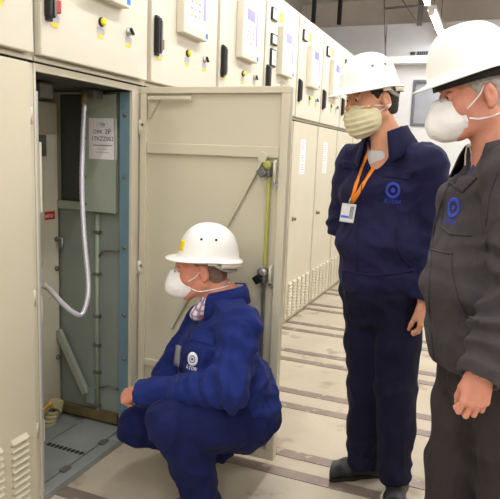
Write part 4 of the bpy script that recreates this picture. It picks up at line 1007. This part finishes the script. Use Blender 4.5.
# jacket
f = Field((0.78, 2.05, 0.75), (1.60, 2.85, 1.62), .0055)
f.loft([(J['neck']-ZU*.055, .13, .080), (J['chest']+ZU*.03, .185, .122), (J['belly']+ZU*.03, .183, .142), (J['pel']+ZU*.055, .168, .136), (J['pel']+ZU*.01, .160, .126)], L2, .05)
f.chain([J['neck']-ZU*.03, J['lsh']], [.060, .074], .05); f.chain([J['neck']-ZU*.03, J['rsh']], [.060, .074], .05)
f.chain([J['lsh'], J['lel'], J['lwr']+vnorm(ly)*.0], [.082, .068, .052], .03); f.chain([J['rsh'], J['rel'], J['rwr']], [.078, .066, .052], .03)
ax = vnorm(H.O-H.F*.02-J['neck']); f.cone(J['neck']-ax*.02, J['neck']+ax*.2, .066, .066, .01, op='sub'); f.cone(J['neck']+F2*.055, J['neck']+F2*.135-ZU*.13, .064, .022, .01, op='sub')
f.cut(J['lwr'], ly, .07); f.cone(J['lwr']-ly*.10, J['lwr']+ly*.2, .038, .038, .004, op='sub'); f.cut(J['pel']-ZU*.005, -ZU, .2)
V, Q = cloth(f, 47, [(J['lel'], .13, ly, 70, .007), (J['rel'], .13, ZU, 70, .008), (J['lsh'], .12, J['lel']-J['lsh'], 55, .006), (J['rsh'], .12, ZU, 55, .006), (J['belly']-ZU*.03, .2, ZU+L2*.3, 55, .005), (J['lwr'], .10, ly, 75, .006)], .011, .005, (1, 1, .6))
jk = to_obj('jacket', V, Q, YJ, body, o); SJ = Skin(V, Q)
ck = Frame(J['neck']+F2*.005+ZU*.008, F2, vnorm(ax+ZU*.6)); collar(ck, .070, YJ, jk, o, h=.047, drop=.036, out=.048, open_=.55, pts=.045, depth=1.1)
TS = mat('pale_grey_tee', (206, 204, 206), 0.85)
f = Field(J['neck']-.2, J['neck']+.2, .004); f.cone(J['neck']-ax*.05, J['neck']+ax*.000, .066, .062, .0); f.ell(J['neck']+F2*.046-ZU*.075, [.035, .060, .075], [F2, L2, ZU], .03); f.cut(J['neck']+ax*.012, ax-F2*.2, .3)
V, Q = f.mesh(); to_obj('tee_shirt', V, Q, TS, body, o)
strip_line(SJ, [(364, 176), (360, 200), (357, 232), (357, 258), (357, 274)], .0035, YJ, 'zip_placket', jk, o)
patch(SJ, [(384, 166), (415, 171), (409, 180), (383, 177)], 12, 5, .004, YJ, 'pocket_flap', jk, o)
patch(SJ, [(343, 160), (359, 163), (358, 170), (343, 168)], 6, 4, .004, YJ, 'pocket_flap', jk, o)
strip_line(SJ, [(397, 228), (396, 245), (402, 257), (411, 266)], .0035, YJ, 'pocket_seam', jk, o)
strip_line(SJ, [(343, 270), (360, 274), (380, 275), (400, 273), (414, 270)], .004, YJ, 'hem_seam', jk, o)
emblem(SJ, 393, 190.5, .028, ZU, [(.66, 1.0, BLUE_T, .0025), (.02, .30, BLUE_T, .0025)], 'emblem', jk, o, 'Атом', BLUE_T)
# lanyard with the pass
ORG = mat('orange_ribbon', (244, 140, 40), 0.7, vary=0.05); LY = empty('lanyard', o) if False else None
def ribbon(skin, pts, w, M, name, parent, o, lift=.004):
    rows = []
    for k, (x, y) in enumerate(pts):
        h = skin.hit(x, y)
        if h is not None: rows.append(h)
    pc = np.array([h[0]+h[1]*lift for h in rows]); b = MB(); A, N_ = [], []
    for k in range(len(pc)):
        t = vnorm(pc[min(k+1, len(pc)-1)]-pc[max(k-1, 0)]); n = rows[k][1]; sd = vnorm(np.cross(t, n)); A.append([pc[k]-sd*w, pc[k], pc[k]+sd*w]); N_.append([n]*3)
    b.slab(A, N_, .0016, M); return b.build(name, parent, o)
def dense(pts, n=14):
    out = []
    for a, c in zip(pts[:-1], pts[1:]): out += [(a[0]+(c[0]-a[0])*i/n, a[1]+(c[1]-a[1])*i/n) for i in range(n)]
    return out+[pts[-1]]
r1 = ribbon(SJ, dense([(370, 146), (364, 164), (356, 186), (351.5, 203)]), .008, ORG, 'lanyard', body, o)
r2 = ribbon(SJ, dense([(397, 128), (391, 146), (378, 162), (364, 184), (352.5, 203)]), .009, ORG, 'lanyard_strap', r1, o)
h = SJ.hit(350.5, 213); n = vnorm(h[1]*np.array([1, 1, .2])); u = vnorm(np.cross(ZU, n)); v = vnorm(np.cross(n, u)+u*.12)
pc = h[0]+n*.016; b = MB(); b.obox(pc, (u, v, n), (.037, .038, .002), CLEARP, .002); bd = b.build('pass_holder', r1, o)
b = MB()
for (x0, z0, x1, z1, M) in ((-.85, -.25, .25, .75, PAPER), (-.85, -.52, .25, -.30, BLUE_ST), (.32, -.55, .82, .75, mat('pass_photo', (150, 150, 160), .6, vary=.4, scale=60)), (-.85, -.85, .85, -.62, PAPER)):
    b.obox(pc+n*.0024+u*(x0+x1)/2*.037+v*(z0+z1)/2*.038, (u, v, n), ((x1-x0)/2*.037, (z1-z0)/2*.038, .0006), M)
b.build('pass_card', bd, o)
b = MB(); b.tube([pc+v*.038, pc+v*.050, pc+v*.062-n*.004], .0045, STEEL, 8); b.build('clip', bd, o)

# ================================================================= 3. the older man at the right
GJ = mat('charcoal_workwear', (66, 62, 65), 0.84, vary=0.08, scale=5, bump=0.25, bscale=320, spec=0.18, sheen=0.03)
GT = mat('charcoal_trousers', (56, 51, 52), 0.85, vary=0.08, scale=5, bump=0.25, bscale=320, spec=0.18, sheen=0.02)
J = PX(dict(neck=(502, 150, 1.68), lsh=(514, 178, 1.50), rsh=(492, 174, 1.84), lel=(524, 285, 1.45), lwr=(482, 371, 1.42), chest=(494, 210, 1.68), belly=(481, 290, 1.69)))
F3 = facing(12); L3 = np.cross(ZU, F3)
pc = np.array([1.605, 1.815, 0.0]); J['pel'] = pc+ZU*.86
J['lhip'] = pc+L3*.095+ZU*.82; J['rhip'] = pc-L3*.095+ZU*.82; J['lkn'] = pc+L3*.10+ZU*.46-F3*.02; J['rkn'] = pc-L3*.10+ZU*.46+F3*.03; J['lank'] = pc+L3*.10+ZU*.10-F3*.04; J['rank'] = pc-L3*.10+ZU*.10+F3*.03
J['rel'] = J['rsh']-ZU*.28-F3*.02-L3*.03; J['rwr'] = J['rel']-ZU*.22-F3*.08
H = Frame(P(476, 97, 1.66), facing(2), ZU).tilt(0.20)
o = pc.copy(); torso = [J['chest'], J['belly'], J['pel']]
lg_ = J['lwr']-J['lel']; rg_ = J['rwr']-J['rel']
hd1 = dict(Wr=J['lwr']+vnorm(lg_)*.002, D=vnorm(lg_)*.45-ZU*.8, N=L3*.9+F3*.1+ZU*.15, T=F3*1.0, curl=(.34, 1.45, 1.0), spread=.05, thumb=(.82, .02, -.6), s=.92)
hd2 = dict(Wr=J['rwr'], D=rg_, N=-L3, T=F3, curl=(.5, .6, .4))
V, Q = build_body(o, J, H, (1.12, 1.28, -0.02), (1.98, 2.22, 1.90), None, None, [hd1, hd2], torso=torso, neck_r=.060, wide=1.04, hs=.94)
SK3 = skinmat('rosy_skin', (212, 146, 124))
body = to_obj('person', V, Q, SK3, None, o); S3 = Skin(V, Q)
tag(body, 'older man in charcoal work suit and white helmet at the right edge', 'person')
eyes(H, .94, body, o)
neck_hair(H, .94, mat('silver_hair', (168, 160, 152), 0.8, vary=0.25, scale=120), body, o, temple=.070, low=-.070, thick=.005, wide=1.04)
helmet(H.tilt(0.13), 1.0, body, o, HATB, vents=0, rim=.072, ht=.134, peak=.036, nape=False, ridge_w=1)
mk, SM = cup_mask(H, .97, body, o, S3, .97)
head_strap(S3, H, [(.055, .064, -.030), (.02, .078, .005), (-.005, .088, .045), (-.05, .075, .065), (-.10, 0, .07)], .0026, STRAPW, mk, o)
head_strap(S3, H, [(.055, .062, -.055), (.02, .068, -.062), (-.03, .07, -.056), (-.07, .05, -.045), (-.09, 0, -.04)], .0026, STRAPW, mk, o)
f = Field((1.2, 1.45, 0.0), (1.95, 2.2, 1.15), .0056)
f.loft([(J['belly']*.5+J['pel']*.5, .165, .145), (J['pel'], .172, .140), (pc+ZU*.76, .178, .138)], L3, .05)
for a in 'lr':
    hp_, kn_, an_ = J[a+'hip'], J[a+'kn'], J[a+'ank']; f.chain([hp_, (hp_+kn_)/2, kn_, (kn_+an_)/2, an_-ZU*.03], [.116, .106, .096, .088, .084], .03); f.cut(an_-ZU*.055, -ZU, .14)
f.cut(J['pel']+ZU*.12, ZU, .3)
V, Q = cloth(f, 61, [(J['lhip']-ZU*.1, .2, ZU+F3*.4, 50, .006), (J['lkn'], .16, ZU, 50, .005)], .010, .0045, (1, 1, .45))
to_obj('trousers', V, Q, GT, body, o)
boot(J['lank'][:2]-F3[:2]*.05, facing(14), 1.0, body, o, BOOTM); boot(J['rank'][:2]-F3[:2]*.05, facing(8), 1.0, body, o, BOOTM)
f = Field((1.15, 1.3, 0.72), (2.0, 2.25, 1.60), .0055)
f.loft([(J['neck']-ZU*.055, .13, .085), (J['chest']+ZU*.03, .190, .130), (J['belly']+ZU*.02, .190, .158), (J['pel']+ZU*.04+F3*.03, .186, .168), (J['pel']-ZU*.02+F3*.03, .176, .150)], L3, .05)
f.chain([J['neck']-ZU*.03, J['lsh']], [.064, .078], .05); f.chain([J['neck']-ZU*.03, J['rsh']], [.064, .078], .05)
f.chain([J['lsh'], J['lel'], J['lel']*.45+J['lwr']*.55, J['lwr']+vnorm(lg_)*.028], [.086, .076, .066, .054], .03); f.chain([J['rsh'], J['rel'], J['rwr']], [.080, .066, .052], .03)
ax = vnorm(H.O-H.F*.02-J['neck']); f.cone(J['neck']-ax*.02, J['neck']+ax*.2, .070, .070, .01, op='sub'); f.cone(J['neck']+F3*.06, J['neck']+F3*.135-ZU*.09, .05, .02, .01, op='sub')
f.cut(J['lwr']+vnorm(lg_)*.026, lg_, .09); f.cone(J['lwr']-lg_*.0, J['lwr']+lg_*.2, .040, .040, .004, op='sub'); f.cut(J['rwr'], rg_, .08); f.cut(J['pel']-ZU*.038, -ZU, .20)
V, Q = cloth(f, 79, [(J['lel'], .15, lg_, 75, .014), (J['lel']*.5+J['lwr']*.5, .14, lg_+L3*.05, 70, .013), (J['lsh'], .12, J['lel']-J['lsh'], 55, .007), (J['pel']+ZU*.02, .16, ZU, 75, .008), (J['belly']+F3*.1, .16, ZU+F3*.5, 45, .004)], .009, .004, (1, 1, .6))
jk = to_obj('jacket', V, Q, GJ, body, o); SJ = Skin(V, Q)
ck = Frame(J['neck']+F3*.005, F3, vnorm(ax+ZU*.6)); collar(ck, .074, GJ, jk, o, h=.044, drop=.030, out=.046, open_=.60, pts=.050, depth=1.12)
LIN = mat('cream_lining', (206, 198, 184), 0.9); collar(Frame(ck.O+ax*.003, ck.F, ck.U), .0685, LIN, jk, o, h=.040, drop=.0, out=.01, open_=.55, pts=.03, depth=1.12, name='collar_lining', flip=False)
f = Field(J['neck']-.2, J['neck']+.2, .004); f.cone(J['neck']-ax*.05, J['neck']+ax*.015, .066, .064, .0); f.cone(J['neck']+F3*.02-ax*.02, J['neck']+F3*.085-ZU*.09, .048, .024, .03); f.cut(J['neck']+ax*.02, ax-F3*.2, .3)
V, Q = f.mesh(); to_obj('shirt', V, Q, mat('navy_shirt_cloth', (52, 58, 96), 0.85), body, o)
strip_line(SJ, [(462, 160), (452, 176), (444, 196), (436, 222), (431, 250), (429, 290), (430, 330), (434, 358)], .004, GJ, 'zip_placket', jk, o)
strip_line(SJ, [(466, 152), (461, 163), (453, 177)], .0035, ZIPM, 'zip_teeth', jk, o)
patch(SJ, [(453, 174), (478, 178), (463, 193), (449, 184)], 10, 6, .004, GJ, 'pocket_flap', jk, o)
strip_line(SJ, [(446, 188), (441, 226), (450, 234), (472, 236)], .003, GJ, 'pocket_seam', jk, o)
strip_line(SJ, [(451, 256), (452, 275), (458, 300), (466, 315), (478, 322)], .004, GJ, 'side_pocket_seam', jk, o)
strip_line(SJ, [(497, 172), (489, 196), (486, 225), (487, 250)], .003, GJ, 'armhole_seam', jk, o)
strip_line(SJ, [(432, 249), (440, 252), (453, 254)], .0025, GJ, 'yoke_seam', jk, o)
emblem(SJ, 454, 208, .026, ZU, [(.62, 1.0, BLUE_T, .0025), (.02, .22, BLUE_T, .0025)], 'emblem', jk, o, 'Атом', BLUE_T)
